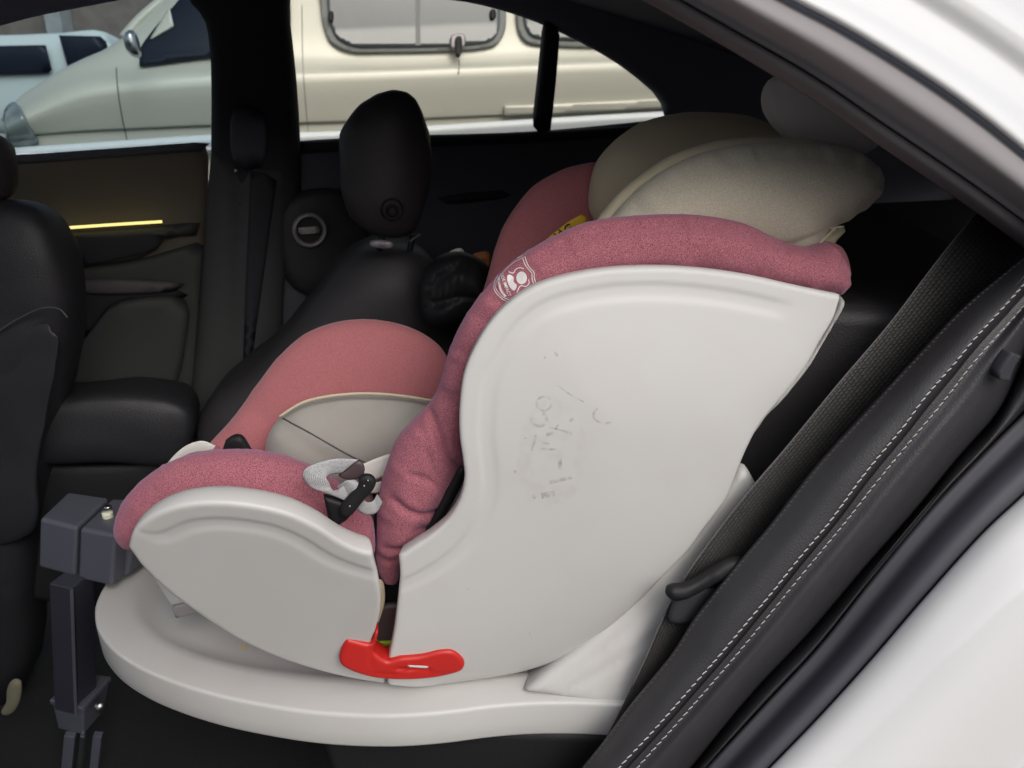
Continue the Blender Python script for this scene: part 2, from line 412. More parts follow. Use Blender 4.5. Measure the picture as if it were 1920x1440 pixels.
def textpx(name, s, tree, cx, cy, size, ang, m, parent, off=.0008, bend=0, sx=1.0, wt=0):
    cu = bpy.data.curves.new('txt', 'FONT'); cu.body = s; cu.size = 1; cu.align_x = 'CENTER'; cu.align_y = 'CENTER'; cu.offset = wt
    cu.resolution_u = 3
    o = bpy.data.objects.new('txt', cu); C.objects.link(o)
    me0 = bpy.data.meshes.new_from_object(o.evaluated_get(bpy.context.evaluated_depsgraph_get()))
    bpy.data.objects.remove(o); ca, sa = math.cos(ang), math.sin(ang); vs = []
    for v in me0.vertices:
        x, y = v.co.x * size * sx, v.co.y * size
        if bend: th = x / bend; x, y = (bend + y) * math.sin(th), (bend + y) * math.cos(th) - bend
        X = cx + x * ca + y * sa; Y = cy + x * sa - y * ca
        h = hit(tree, X, Y, off); vs.append(tuple(h) if h else (0, 0, -50))
    me = bpy.data.meshes.new(name); me.from_pydata(vs, [], [list(p.vertices) for p in me0.polygons if all(vs[i][2] > -40 for i in p.vertices)]); me.update()
    return link(name, me, m, parent)

exec_order = []
# ================================================================== SETTING
def plane_mesh(name, pts, m, parent=None):
    me = bpy.data.meshes.new(name); me.from_pydata(pts, [], [list(range(len(pts)))]); me.update(); return link(name, me, m, parent, smooth=False)
g = plane_mesh('ground', [(-400, -400, 0), (400, -400, 0), (400, 600, 0), (-400, 600, 0)], M['asphalt']); g['kind'] = 'structure'

# distant building: brown wall, pale columns, pale lower wall
bd = empty('building', (-8, 16, 0), 'low brown building with pale columns, farthest away behind the pale off-road vehicle', 'building')
box('wall', (-22, 16, 0), (2, 20, 5.2), M['brick'], bd, .02)
box('parapet', (-22.1, 15.7, 4.0), (2.1, 15.98, 4.6), M['concrete'], bd, .02)
box('plinth', (-22, 15.6, 0), (2, 15.98, 1.75), M['concrete'], bd, .02)
for x in (-11.6, -10.9, -8.6, -6.3, -4.0): box('column', (x, 15.55, 1.752), (x + .3, 15.98, 3.998), M['concrete'], bd, .02)

added_wall = empty('building', (0, -9.5, 0), 'added tan wall behind the camera, unseen, blocks low sky light and is reflected in paint', 'building')  # added unseen wall: cuts low sky light, gives glossy paint a reflection
box('wall', (-20, -10, 0), (20, -9.5, 3.2), mat('added_tan_wall', (.17, .13, .09), .85, col2=(.13, .10, .075), nscale=3), added_wall, .02)
box('added_wall_edge', (-20.2, -10.1, 3.202), (20.2, -9.3, 3.4), M['concrete'], added_wall, .02)
# pale SUV seen past the van's bonnet
SP_ = (7.5, .15)
suv = empty('parked_suv', P(60, 160, *SP_).to_tuple()[:2] + (0,), 'pale blue-white boxy vehicle with dark side windows, parked behind the champagne van', 'car')
pillow('body', [(-260, 140), (-250, 72), (-200, 64), (0, 66), (110, 62), (196, 60), (212, 90), (290, 100), (420, 118), (430, 250, 'c'), (-260, 250, 'c')], SP_, .12, .25, M['suvpaint'], suv, back=1.5, rb=.2, sp=.08)
for q in ([(-100, 88, 'c'), (86, 84, 'c'), (99, 137, 'c'), (-100, 143, 'c')], [(110, 66, 'c'), (193, 68, 'c'), (206, 88, 'c'), (165, 112), (128, 130, 'c')], [(-240, 90), (-112, 88), (-112, 143), (-240, 143)]):
    pillow('side_window', q, (7.42 - .08, .15), .02, .05, M['vandark'], suv, sp=.06)
for x in (-170, 330):
    c = P(x, 300, 7.5, .15); tube('wheel', [(c.x, c.y - .12, .34), (c.x, c.y + .1, .34)], .34, M['blackpl'], suv, seg=24, n=2)

# champagne van
VK = .30
van = empty('minivan', P(500, 260, 4, VK).to_tuple()[:2] + (0,), 'champagne silver van with rubber framed side windows, filling the far windows of the car', 'van')
hood = [(8, 222), (30, 190), (60, 166), (130, 122), (200, 92), (236, 66), (310, 0), (420, -120), (600, -190), (1000, -200), (2100, -210)]
belt = [(8, 228), (35, 200), (70, 176), (140, 142), (210, 130), (240, 127), (395, 105), (600, 100), (760, 98), (1100, 82), (2100, 60)]
mid = [(9, 240), (40, 222), (75, 205), (150, 175), (260, 160), (395, 150), (640, 140), (900, 130), (1200, 120), (1500, 112), (2100, 100)]
low = [(12, 262), (40, 255), (80, 250), (160, 243), (260, 238), (395, 232), (640, 225), (900, 215), (1200, 203), (1500, 195), (2100, 180)]
low2 = [(14, 276), (40, 272), (80, 268), (160, 262), (260, 256), (395, 250), (640, 243), (900, 230), (1200, 212), (1500, 205), (2100, 190)]
nV = 90
def prow(pts, Y): return [P(x, y, Y, VK) for x, y in spline(pts, n=nV)]
top = prow(hood, 4.14); roofb = [p + Vector((0, 1.6, .05)) for p in top]
r5 = prow(low2, 3.95); bot = [Vector((p.x, p.y + .03, .62)) for p in r5]; bot2 = [Vector((p.x, p.y + .1, .28)) for p in r5]
vbody = loft('body', [roofb, [p + Vector((0, .35, .04)) for p in top], top, prow(belt, 4.0), prow(mid, 3.90), prow(low, 3.93), r5, bot, bot2], M['vanpaint'], van, n=nV, sub=5, thick=.01)
loft('side_moulding', [(([(15, 277), (200, 265), (395, 252), (640, 245), (900, 229), (1240, 209), (2100, 170)]), (3.90, VK)),
                      (([(15, 288), (200, 276), (395, 263), (640, 254), (900, 238), (1240, 218), (2100, 180)]), (3.875, VK)),
                      (([(15, 310), (200, 296), (395, 285), (640, 270), (900, 256), (1240, 236), (2100, 200)]), (3.89, VK))], M['vanstrip'], van, n=60, thick=.02)
tv = bvh(vbody)
def plate(name, poly, off, m, par, th=.01, step=10, tree=None):
    o = fillpx(name, tree or tv, poly, m, par, off=off, step=step)
    sm = o.modifiers.new('thickness', 'SOLIDIFY'); sm.thickness = th; sm.offset = 0; return o
plate('window_seal', [(597, -60), (600, 0), (606, 45), (620, 78), (655, 96), (720, 98), (900, 91), (932, 82), (946, 60), (948, 0), (946, -60), (930, -110), (620, -110)], .02, M['rubber'], van, step=5)
plate('window', [(611, -60), (614, 0), (620, 44), (632, 70), (662, 86), (720, 88), (900, 81), (924, 74), (935, 56), (936, 0), (935, -60), (918, -100), (630, -100)], .034, M['vanglass'], van, step=5)
decal('window_divider', tv, [([(783, -98), (784, 85)], 9, False)], M['rubber'], van, .04)
plate('window_seal', [(966, -60), (968, 0), (972, 55), (985, 76), (1010, 84), (1300, 72), (1330, 40), (1330, -100), (980, -110)], .02, M['rubber'], van, step=5)
plate('window', [(980, -60), (981, 0), (985, 48), (996, 66), (1014, 72), (1290, 60), (1315, 30), (1315, -90), (990, -100)], .034, M['vanglass'], van, step=5)
plate('window_latch', [(617, 22), (624, 22), (624, 40), (617, 40)], .05, M['blackpl'], van, step=3)
plate('window_latch', [(921, 18), (928, 18), (928, 36), (921, 36)], .05, M['blackpl'], van, step=3)
plate('door_latch', [(846, 68), (870, 66), (868, 90), (848, 92)], .045, M['badge'], van, .02, step=4)
plate('door_latch', [(855, 70), (864, 70), (862, 106), (857, 106)], .06, M['blackpl'], van, .02, step=3)
plate('rub_strip', [(945, 199, 'c'), (1100, 192), (1300, 182), (1500, 172, 'c'), (1500, 188, 'c'), (1300, 198), (1100, 209), (945, 216, 'c')], .012, M['vanpaint'], van, .02, step=6)
decal('rust_streak', tv, [([(860, 110), (861, 125), (859, 140)], 2.0, False)], M['brick'], van, .004)
plate('front_side_window', [(262, 124, 'c'), (264, 92), (284, 62), (330, 8), (380, -50), (520, -70), (530, 98), (395, 106)], .03, M['vandark'], van)
plate('window_reflection', [(282, 74, 'c'), (318, 14, 'c'), (326, 50, 'c'), (284, 74, 'c')], .04, M['vanpaint'], van, step=5)  # reflection on the side window, painted as a pale triangle
ptube('windscreen_pillar', [(232, 72), (262, 38), (310, -4), (370, -60)], (3.95, VK, .2), .022, M['vanpaint'], van)
pillow('door_mirror', [(232, 66), (240, 56), (252, 58), (262, 82), (264, 108), (248, 106), (236, 92)], (3.72, VK), .05, .06, M['chrome'], van, back=.08, sp=.015)
plate('headlight', [(12, 232), (18, 205), (34, 196), (44, 215), (56, 240), (72, 268), (58, 274), (22, 272), (14, 258)], .02, M['lamp'], van, .03, step=5)
decal('door_gap', tv, [([(218, 126), (220, 160), (228, 215), (238, 262)], 1.6, False)], M['blackpl'], van, .004)
decal('door_gap', tv, [([(566, 10), (568, 120), (572, 180), (578, 246)], 1.4, False)], M['rubber'], van, .004)
for x in (150, 1500):
    c = P(x, 300, 3.95, VK); tube('wheel', [(c.x, c.y + .0, .33), (c.x, c.y + .22, .33)], .33, M['blackpl'], van, seg=24, n=2)

# ================================================================== THE CAR (fixed interior and body)
car = empty('car', (0.2, 1.3, 0), 'white car seen through its open rear doorway, dark leather interior with charcoal door bolster', 'car')
FK = .40; FY = 2.0       # the far side of the cabin: y = FY + FK x
def far(name, o, m, dy=0, fr=.015, r=.02, par=None, sp=.03, **kw):
    return pillow(name, o, (FY + dy, FK), fr, r, m, par or car, sp=sp, **kw)
# far doors
fd = empty('front_door', P(200, 500, FY, FK), parent=car)
far('door_card', [(-300, 310, 'c'), (0, 298), (200, 286), (392, 274, 'c'), (388, 420), (372, 600), (360, 730), (300, 900, 'c'), (-300, 900, 'c')], M['doorpanel'], .0, .012, .03, fd, back=.05, noise=(.004, 6), creases=(([(20, 335), (100, 345), (200, 352)], .006, .002), ([(20, 349), (120, 358)], .004, .002)))
far('armrest', [(60, 437, 'c'), (150, 434), (300, 424), (376, 416, 'c'), (370, 440), (340, 442), (310, 448), (286, 474), (250, 486), (140, 500), (60, 505, 'c')], M['doorlow'], -.03, .012, .01, fd, back=.04)
far('pull_recess', [(110, 447), (200, 443), (300, 438), (312, 444), (290, 468), (250, 480), (130, 494)], M['black'], -.045, .004, .01, fd, back=.005)
far('door_pocket', [(60, 506, 'c'), (140, 502), (250, 488), (384, 450, 'c'), (374, 600), (362, 800, 'c'), (0, 800, 'c'), (0, 560, 'c')], M['doorlow'], -.02, .01, .02, fd, back=.03)
far('trim_bar', [(120, 530), (345, 531), (350, 536), (345, 542), (120, 543)], M['frame'], -.05, .012, .01, fd)
far('lower_dark_rail', [(140, 548), (350, 548), (352, 562), (230, 562), (205, 575), (150, 640), (140, 620)], M['black'], -.036, .004, .01, fd)  # black strip below the trim bar
ed = far('pocket_panel', [(226, 564), (348, 562), (348, 640), (330, 720), (300, 760), (60, 770), (110, 700), (150, 648), (205, 577)], M['doorlow'], -.05, .015, .015, fd, noise=(.003, 9))
ls = ptube('light_strip', [(107, 428.5), (200, 422), (304, 415.5)], (FY - .045, FK), .0030, M['glow'], fd)
far('sill_trim', [(-300, 300, 'c'), (15, 291), (200, 279), (394, 265, 'c'), (394, 282, 'c'), (200, 296), (15, 309), (-300, 318, 'c')], M['navy'], -.012, .006, .01, fd, back=.02)
# rear door, far
rd = empty('rear_door', P(800, 400, FY, FK), parent=car)
far('door_card', [(500, 268, 'c'), (700, 256), (1000, 246), (1260, 222, 'c'), (2500, 230, 'c'), (2500, 1100, 'c'), (300, 1000, 'c'), (360, 740), (430, 650), (500, 500)], M['navy'], .0, .015, .02, rd, back=.05)
far('sill_trim', [(560, 266, 'c'), (700, 257), (1000, 247), (1250, 232, 'c'), (1260, 252, 'c'), (1000, 268), (700, 280), (560, 290, 'c')], M['black'], -.015, .012, .015, rd, back=.02)
far('trim_ridge', [(820, 372), (960, 360), (960, 366), (820, 380)], M['leather'], -.02, .006, .008, rd)
far('speaker_pad', [(520, 450), (522, 400), (545, 368), (600, 352), (650, 360), (680, 400), (690, 480), (660, 530), (600, 560), (550, 540), (528, 500)], M['leather'], -.035, .02, .03, rd, back=.02)
bt = ((FY - .075), FK)
bg = empty('badge', P(580, 431, *bt), parent=rd)
ptube('badge_ring', [(580 + 30 * math.cos(a), 431 + 30 * math.sin(a)) for a in np.linspace(0, 2 * math.pi, 17)[:-1]], bt, .0052, M['badge'], bg, closed=True, n=48) if False else None
tube('badge_ring', [P(580 + 28.5 * math.cos(a), 431.5 + 28.5 * math.sin(a), *bt) for a in np.linspace(0, 2 * math.pi, 25)[:-1]], .0052, M['badge'], rd, closed=True, n=64, flat=.5)
pq = pillow('badge_plaque', [(559, 427, 'c'), (599, 424, 'c'), (600, 437, 'c'), (560, 440, 'c')], (FY - .08, FK), .003, .004, M['strapplain'], rd, sp=.01)
bpy.data.objects.remove(bg)
tq = bvh(pq)
decal('badge_marks', tq, [([(563 + i * 4.6, 430 + (i % 3) * .5), (566 + i * 4.6, 434), (563.5 + i * 4.6, 436.5 - (i % 2) * 2)], .9, False) for i in range(7)], M['maroon'], rd)
# B pillar
bp = empty('middle_pillar', P(470, 400, FY, FK), parent=car)
far('upper_trim', [(345, -120, 'c'), (352, 0, 'c'), (382, 35), (393, 90), (396, 160), (396, 300), (400, 420, 'c'), (565, 420, 'c'), (563, 262), (556, 150), (550, 90), (543, 20), (545, 0), (560, -120, 'c')], M['black'], -.02, .03, .04, bp, back=.03, sp=.02)
far('lower_trim', [(396, 285, 'c'), (450, 300), (545, 310, 'c'), (530, 600), (520, 900, 'c'), (340, 900, 'c'), (362, 700), (375, 560), (386, 400)], M['pillarlow'], -.035, .025, .05, bp, back=.03, sp=.02,
    creases=(([(452, 300), (450, 500), (456, 640)], .006, .012),))
far('belt_cover', [(440, 200), (490, 205), (492, 310), (445, 318)], M['navy'], -.055, .008, .01, bp, back=.01)
far('belt_runner', [(470, 320, 'c'), (520, 330, 'c'), (470, 690, 'c'), (455, 690, 'c')], M['black'], -.065, .006, .01, bp)
far('loop_screw', [(440, 316), (446, 318), (446, 324), (440, 324)], M['metal'], -.068, .004, .004, bp, sp=.005)
# header over the windows, rear quarter
far('window_header', [(-400, -250, 'c'), (-400, 150, 'c'), (0, 48), (60, 32), (187, 7), (255, -6), (400, -30), (560, -40), (800, -6), (900, 8), (1020, 46), (1150, 112), (1215, 160), (1247, 190, 'c'), (1243, 222, 'c'), (1400, 260, 'c'), (2500, 900, 'c'), (2500, -300, 'c')], M['lining'], -.01, .02, .03, back=.05, sp=.04)
far('quarter_post', [(1022, 30, 'c'), (1050, 50, 'c'), (1043, 140), (1032, 246, 'c'), (998, 250, 'c'), (1010, 150)], M['black'], -.02, .012, .012, back=.03)
def pane(name, pts, Yo, m):
    return plane_mesh(name, [tuple(P(x, y, FY + Yo, FK)) for x, y in pts], m, car)
pane('front_window', [(-300, 300), (400, 275), (400, -60), (-300, -60)], .025, M['tint_front'])
pane('rear_window', [(540, 275), (1260, 235), (1260, -60), (540, -60)], .025, M['tint_rear'])
ptube('window_drip', [(15, 285), (15, 300)], (FY - .03, FK), .002, M['chrome'], car) if False else None

# rear bench: far back rest with headrest
rs = empty('rear_seat', (0, 1.5, .3), parent=car)
pillow('backrest', [(668, 468), (700, 456), (760, 457), (805, 475), (840, 540), (880, 640), (1000, 900), (500, 900), (380, 860), (368, 790), (400, 742), (470, 688), (540, 615), (590, 552), (630, 500)], (1.52, .2), .07, .09, M['leather'], rs, back=.35, rb=.05, sp=.014, smooth=10,
       creases=(([(560, 640), (610, 560), (650, 505), (690, 488), (760, 490)], .004, .006),))
pillow('seat_cushion', [(20, 760), (95, 748), (200, 736), (280, 738), (330, 748), (358, 762), (368, 795), (352, 850), (300, 875), (220, 868), (100, 872), (20, 868)], (1.47, .2), .028, .06, M['cushion'], rs, back=.2, rb=.05, sp=.014, smooth=6,
       creases=(([(100, 798), (180, 796), (240, 804), (290, 830)], .005, .008),))
pillow('cushion_front', [(-140, 866, 'c'), (200, 870), (300, 862), (360, 830), (520, 800, 'c'), (520, 1100, 'c'), (300, 1150, 'c'), (-140, 1100, 'c')], (1.50, .2), .01, .02, M['deep'], rs, back=.2, sp=.02)
hr = empty('headrest', P(722, 300, 1.45, .2), parent=rs)
hrp = pillow('headrest_pad', [(635, 301), (635, 250), (650, 222), (674, 194), (706, 174), (738, 166), (766, 169, 'c'), (785, 190), (801, 230), (809, 260), (812, 317), (795, 396), (778, 436), (745, 448), (698, 441), (658, 412), (640, 368)], (1.47, .2), .055, .075, M['leather'], rs, back=.10, rb=.06, sp=.009, smooth=8,
       creases=(([(766, 170), (768, 215), (775, 280), (780, 350)], .004, .005),))
bpy.data.objects.remove(hr)
th = bvh(hrp)
def ringon(tree, cx, cy, r, rad, m, name, par, off=.001):
    tube(name, [hit(tree, cx + r * math.cos(a), cy + r * math.sin(a), off) for a in np.linspace(0, 2 * math.pi, 17)[:-1]], rad, m, par, closed=True, n=40)
ringon(th, 735, 393, 20, .0022, M['blackpl'], 'headrest_button', rs)
ringon(th, 735, 395, 9, .0035, M['blackpl'], 'headrest_button', rs)
ptube('headrest_post', [(716, 445), (712, 470)], (1.44, .2), .006, M['blackpl'], rs)
ptube('headrest_post', [(775, 440), (768, 470)], (1.50, .2), .006, M['blackpl'], rs)
pillow('post_collar', [(694, 452), (740, 455), (738, 464), (694, 461)], (1.42, .2), .005, .005, M['badge'], rs, sp=.005, creases=(([(717, 450), (717, 466)], .0015, .006),))
ptube('seat_release', [(768, 453), (788, 439)], (1.43, .2), .0025, M['pillarlow'], rs)
pillow('shoulder_pad', [(1436, 170), (1446, 146), (1480, 128), (1540, 140), (1620, 180), (1660, 260), (1600, 300), (1540, 300), (1478, 262), (1448, 232), (1436, 200)], (1.06, .1), .03, .05, M['padfab'], rs, back=.08, sp=.01, smooth=4,
       creases=(([(1458, 150), (1461, 165), (1462, 180)], .004, .02),))
# near rear back rest and side (black, behind the child seat)
prism('backrest_near', [(.36, 1.02, 1.02), (.75, .92, 1.02), (1.0, 2.1, 1.02), (.62, 2.0, 1.02)], [(.22, 1.0, .45), (.7, .90, .45), (.9, 2.1, .45), (.42, 2.0, .45)], M['leather'], rs, .03)
prism('bench', [(-.28, .84, .462), (.7, .80, .462), (.8, 1.9, .462), (-.1, 1.9, .462)], [(-.26, .86, .30), (.7, .80, .30), (.8, 1.9, .30), (-.08, 1.9, .30)], M['deep'], rs, .02)
box('floor', (-2.2, .55, .06), (1.6, 2.4, .08), M['carpet'], car, .002)
# rear closure, roof lining
plane_far = lambda x, z, d=0: Vector((x, FY + FK * x + d, z))
prism('parcel_shelf', [(.62, 1.0, 1.0), (1.5, .9, 1.0), (1.7, 2.5, 1.0), (.8, 2.2, 1.0)], [(.62, 1.0, .95), (1.5, .9, .95), (1.7, 2.5, .95), (.8, 2.2, .95)], M['black'], car, .005)
plane_mesh('rear_windscreen', [(1.46, .8, 1.0), (1.46, 2.6, 1.0), (1.46, 2.6, 1.6), (1.46, .8, 1.6)], M['tint_rear'], car)
prism('rear_bulkhead', [(1.45, .7, 1.0), (1.5, .7, 1.0), (1.5, 2.7, 1.0), (1.45, 2.7, 1.0)], [(1.45, .7, .2), (1.5, .7, .2), (1.5, 2.7, .2), (1.45, 2.7, .2)], M['black'], car, 0)

# near side: roof frame bands. curves listed from the cabin outwards
NK = .25
def ext(c): return c
A = [(1000, -125), (1105, -62), (1211, 0), (1324, 64), (1451, 139), (1537, 191), (1650, 270), (1819, 386), (1920, 461), (2050, 565)]
Bc = [(1060, -125), (1168, -62), (1275, 0), (1387, 64), (1522, 142), (1650, 229), (1800, 330), (1920, 416), (2050, 515)]
def mixc(a, b, t, n=40):
    a, b = spline(a, n=n), spline(b, n=n); return [tuple(p) for p in a * (1 - t) + b * t]
Cc = [(1270, -125), (1375, -62), (1481, 0), (1575, 49), (1687, 116), (1800, 191), (1920, 285), (2050, 400)]
# roof lining between near rail and far header
nr = [P(x, y, .76, NK) for x, y in A]; nr = [Vector((-1.9, nr[0].y - .35, nr[0].z + .03)), Vector((-.8, nr[0].y - .15, nr[0].z + .04))] + nr
fr_ = [P(x, y, FY - .03, FK) for x, y in [(-400, -20), (0, -60), (500, -90), (900, -40), (1250, 60), (1700, 220), (2100, 300)]]
mid_ = []
def lift(a, b, h, n=30):
    a, b = spline([tuple(p) for p in a], n=n), spline([tuple(p) for p in b], n=n); return [Vector(p) for p in ((a + b) / 2 + np.array([0, 0, h]))]
loft('roof_lining', [[p + Vector((0, -.01, .01)) for p in nr], lift(nr, fr_, .06), fr_], M['lining'], car, n=50, sub=5, thick=.02)
loft('doorway_trim', [(mixc(A, Bc, -.10), (.80, NK)), (A, (.755, NK)), (mixc(A, Bc, .45), (.735, NK)), (mixc(A, Bc, .92), (.735, NK)), (mixc(A, Bc, 1.0), (.745, NK))], M['frame'], car, n=70, thick=.004)
loft('doorway_seal', [(mixc(Bc, Cc, .0), (.745, NK)), (mixc(Bc, Cc, .03), (.735, NK)), (mixc(Bc, Cc, .16), (.730, NK)), (mixc(Bc, Cc, .30), (.713, NK)), (mixc(Bc, Cc, .45), (.697, NK)), (mixc(Bc, Cc, .65), (.695, NK)), (mixc(Bc, Cc, .85), (.704, NK)), (mixc(Bc, Cc, 1.0), (.722, NK))], M['framelight'], car, n=70, thick=.006)
D1 = [(x + 60, y - 40) for x, y in Cc]
def off(c, dx, dy): return [(x + dx, y + dy) for x, y in c]
loft('roof_panel', [(mixc(Bc, Cc, .99), (0.710, NK)), (off(Cc, 5, -6), (0.697, NK)), (off(Cc, 20, -24), (0.700, NK)), (off(Cc, 50, -58), (0.727, NK)), (off(Cc, 72, -84), (0.738, NK)), (off(Cc, 100, -116), (0.730, NK)), (off(Cc, 125, -146), (0.736, NK)), (off(Cc, 170, -200), (0.777, NK)), (off(Cc, 235, -275), (0.804, NK)), (off(Cc, 280, -330), (0.800, NK)), (off(Cc, 400, -480), (0.842, NK)), (off(Cc, 520, -640), (0.942, NK))], M['paint'], car, n=70, sub=6, thick=.004)

# lower right: leather bolster, seal, white quarter panel
L1 = [(1040, 1500), (1100, 1428), (1133, 1388), (1183, 1320), (1260, 1224), (1300, 1160), (1340, 1107), (1393, 1043), (1437, 991), (1527, 876), (1612, 782), (1719, 667), (1805, 577), (1881, 513), (1990, 430)]
S1 = [(1110, 1500), (1163, 1437), (1220, 1376), (1300, 1285), (1350, 1228), (1400, 1168), (1450, 1108), (1500, 1045), (1553, 982), (1621, 889), (1698, 795), (1732, 748), (1792, 679), (1826, 637), (1881, 577), (1920, 534), (2000, 450)]
S2 = [(1145, 1500), (1197, 1437), (1273, 1352), (1383, 1225), (1493, 1090), (1600, 960), (1625, 927), (1694, 842), (1766, 756), (1826, 679), (1890, 607), (1920, 573), (2010, 480)]
RR = [(1250, 1500), (1297, 1440), (1413, 1297), (1517, 1187), (1620, 1067), (1720, 955), (1800, 855), (1875, 770), (1912, 690), (1950, 600), (2010, 500)]
L3 = [(1270, 1500), (1323, 1440), (1433, 1320), (1533, 1213), (1633, 1087), (1741, 957), (1826, 867), (1920, 773), (2040, 660)]
L4 = [(1385, 1500), (1443, 1440), (1533, 1347), (1633, 1237), (1740, 1113), (1847, 995), (1920, 927), (2040, 810)]
bol = loft('side_bolster', [(off(L1, 6, 8), (.80, NK)), (L1, (.750, NK)), (mixc(L1, S1, .15), (.735, NK)), (mixc(L1, S1, .55), (.712, NK)), (mixc(L1, S1, .92), (.700, NK)), (S1, (.700, NK)),
      (mixc(S1, S2, .42), (.703, NK)), (mixc(S1, S2, .5), (.6985, NK)), (mixc(S1, S2, .58), (.703, NK)), (S2, (.700, NK)), (mixc(S2, RR, .08), (.698, NK)), (mixc(S2, RR, .35), (.688, NK)), (mixc(S2, RR, .65), (.692, NK)), (mixc(S2, RR, .9), (.715, NK)), (mixc(RR, L3, .0), (.745, NK)), (mixc(RR, L3, .1), (.76, NK))],
      M['bolster'], car, n=110, sub=4, thick=.006)
loft('sill_trim', [(mixc(RR, L3, -.3), (.775, NK)), (mixc(RR, L3, .3), (.728, NK)), (mixc(RR, L3, .75), (.712, NK)), (mixc(RR, L3, .95), (.712, NK)), (L3, (.722, NK))], M['bolster'], car, n=80, thick=.004)
loft('door_seal', [(off(L3, 1, 1), (.722, NK)), (mixc(L3, L4, .04), (.705, NK)), (mixc(L3, L4, .3), (.694, NK)), (mixc(L3, L4, .5), (.672, NK)), (mixc(L3, L4, .72), (.656, NK)), (mixc(L3, L4, .95), (.650, NK)), (L4, (.662, NK))], M['seal'], car, n=80, thick=.005)
loft('quarter_panel', [(mixc(L3, L4, .99), (.656, NK)), (off(L4, 5, 5), (.640, NK)), (off(L4, 40, 45), (.610, NK)), (off(L4, 120, 130), (.57, NK)), (off(L4, 225, 240), (.551, NK)), (off(L4, 250, 268), (.545, NK)), (off(L4, 262, 284), (.538, NK)), (off(L4, 420, 440), (.53, NK)), (off(L4, 640, 700), (.54, NK))], M['paint'], car, n=80, sub=6, thick=.004)
pillow('rear_pillar_panel', [(2032, 380, 'c'), (2300, 560), (2600, 900), (2600, 1150, 'c'), (2300, 1000), (2025, 800, 'c')], (.655, NK), .02, .06, M['paint'], car, back=.10, sp=.02)
# stitches
tb = bvh(bol)
def stitches(name, cv, pitch, ln, wd):
    s = spline(cv, step=1.0); vs, fs = [], []
    i = 0
    while i + ln < len(s):
        jr = random.uniform(-1, 1); a, b = s[int(i)] + np.array([jr, -jr]) * .35, s[int(i + ln)] + np.array([-jr, jr]) * .3; t = b - a; L = np.linalg.norm(t); t /= L; nn = np.array([-t[1], t[0]])
        ring = []
        for f, lift_, ww in ((0, .0001, .6), (.25, .0009, 1), (.6, .0013, 1), (.9, .0009, .9), (1, .0001, .5)):
            c = a + (b - a) * f + nn * (f - .5) * 2.0; row = []
            for sd_, hh in ((-1, 0), (-.5, .8), (.5, .8), (1, 0)):
                h = hit(tb, *(c + nn * sd_ * wd / 2 * ww), .0001 + lift_ * hh); row.append(h)
            ring.append(row)
        if all(h is not None for r_ in ring for h in r_):
            b0 = len(vs); vs += [tuple(h) for r_ in ring for h in r_]
            for q in range(4):
                for w_ in range(3): fs.append([b0 + q * 4 + w_, b0 + q * 4 + w_ + 1, b0 + (q + 1) * 4 + w_ + 1, b0 + (q + 1) * 4 + w_])
        i += pitch + random.uniform(-.8, .8)
    me = bpy.data.meshes.new(name); me.from_pydata(vs, [], fs); me.update(); return link(name, me, M['thread'], bol)
stitches('stitching', S1, 15, 11, 2.3); stitches('stitching', S2, 15, 11, 2.3)
e1 = stitches('edge_stitching', mixc(L1, S1, .07), 11, 6, 1.6); e1.data.materials.clear(); e1.data.materials.append(M['frame'])

# seat belt
sb = empty('seat_belt', P(1600, 700, .84, NK), parent=car)
bl = [(1830, 400), (1800, 436), (1749, 500), (1668, 607), (1570, 722), (1476, 837), (1399, 927), (1339, 1004), (1288, 1076), (1262, 1122), (1242, 1160), (1212, 1230), (1184, 1290), (1145, 1368), (1115, 1420), (1090, 1460)]
br = [(1960, 440), (1925, 480), (1870, 548), (1775, 640), (1680, 750), (1580, 860), (1490, 955), (1425, 1030), (1370, 1100), (1335, 1150), (1310, 1190), (1270, 1250), (1235, 1310), (1190, 1390), (1160, 1440), (1130, 1480)]
loft('webbing', [(bl, (.775, NK, .1)), (mixc(bl, br, .33, 60), (.772, NK, .1)), (mixc(bl, br, .66, 60), (.773, NK, .1)), (br, (.778, NK, .1))], M['belt'], sb, n=120, sub=3, thick=.0016)
ptube('belt_edge', bl[:13], (.7735, NK, .1), .0011, M['frame'], sb, n=90)
bh = pillow('belt_guide', [(1247, 1112), (1256, 1098), (1290, 1092), (1330, 1068), (1365, 1047), (1392, 1045), (1394, 1060), (1370, 1076), (1330, 1096), (1290, 1118), (1258, 1124)], (.757, NK), .012, .012, M['blackpl'], sb, sp=.004, smooth=3)
pillow('belt_clip', [(1255, 1150), (1275, 1112), (1330, 1100), (1345, 1110), (1322, 1150), (1282, 1168), (1255, 1164)], (.767, NK), .006, .01, M['black'], sb, sp=.004)
# loop tag on the bolster's outer end
lt = loft('loop_tag', [([(1878, 652), (1864, 672), (1854, 692), (1858, 703)], (.690, NK)), ([(1900, 662), (1884, 684), (1874, 702), (1876, 712)], (.672, NK)), ([(1915, 668), (1902, 690), (1896, 706), (1894, 714)], (.676, NK))], M['looptag'], car, n=14, thick=.002)

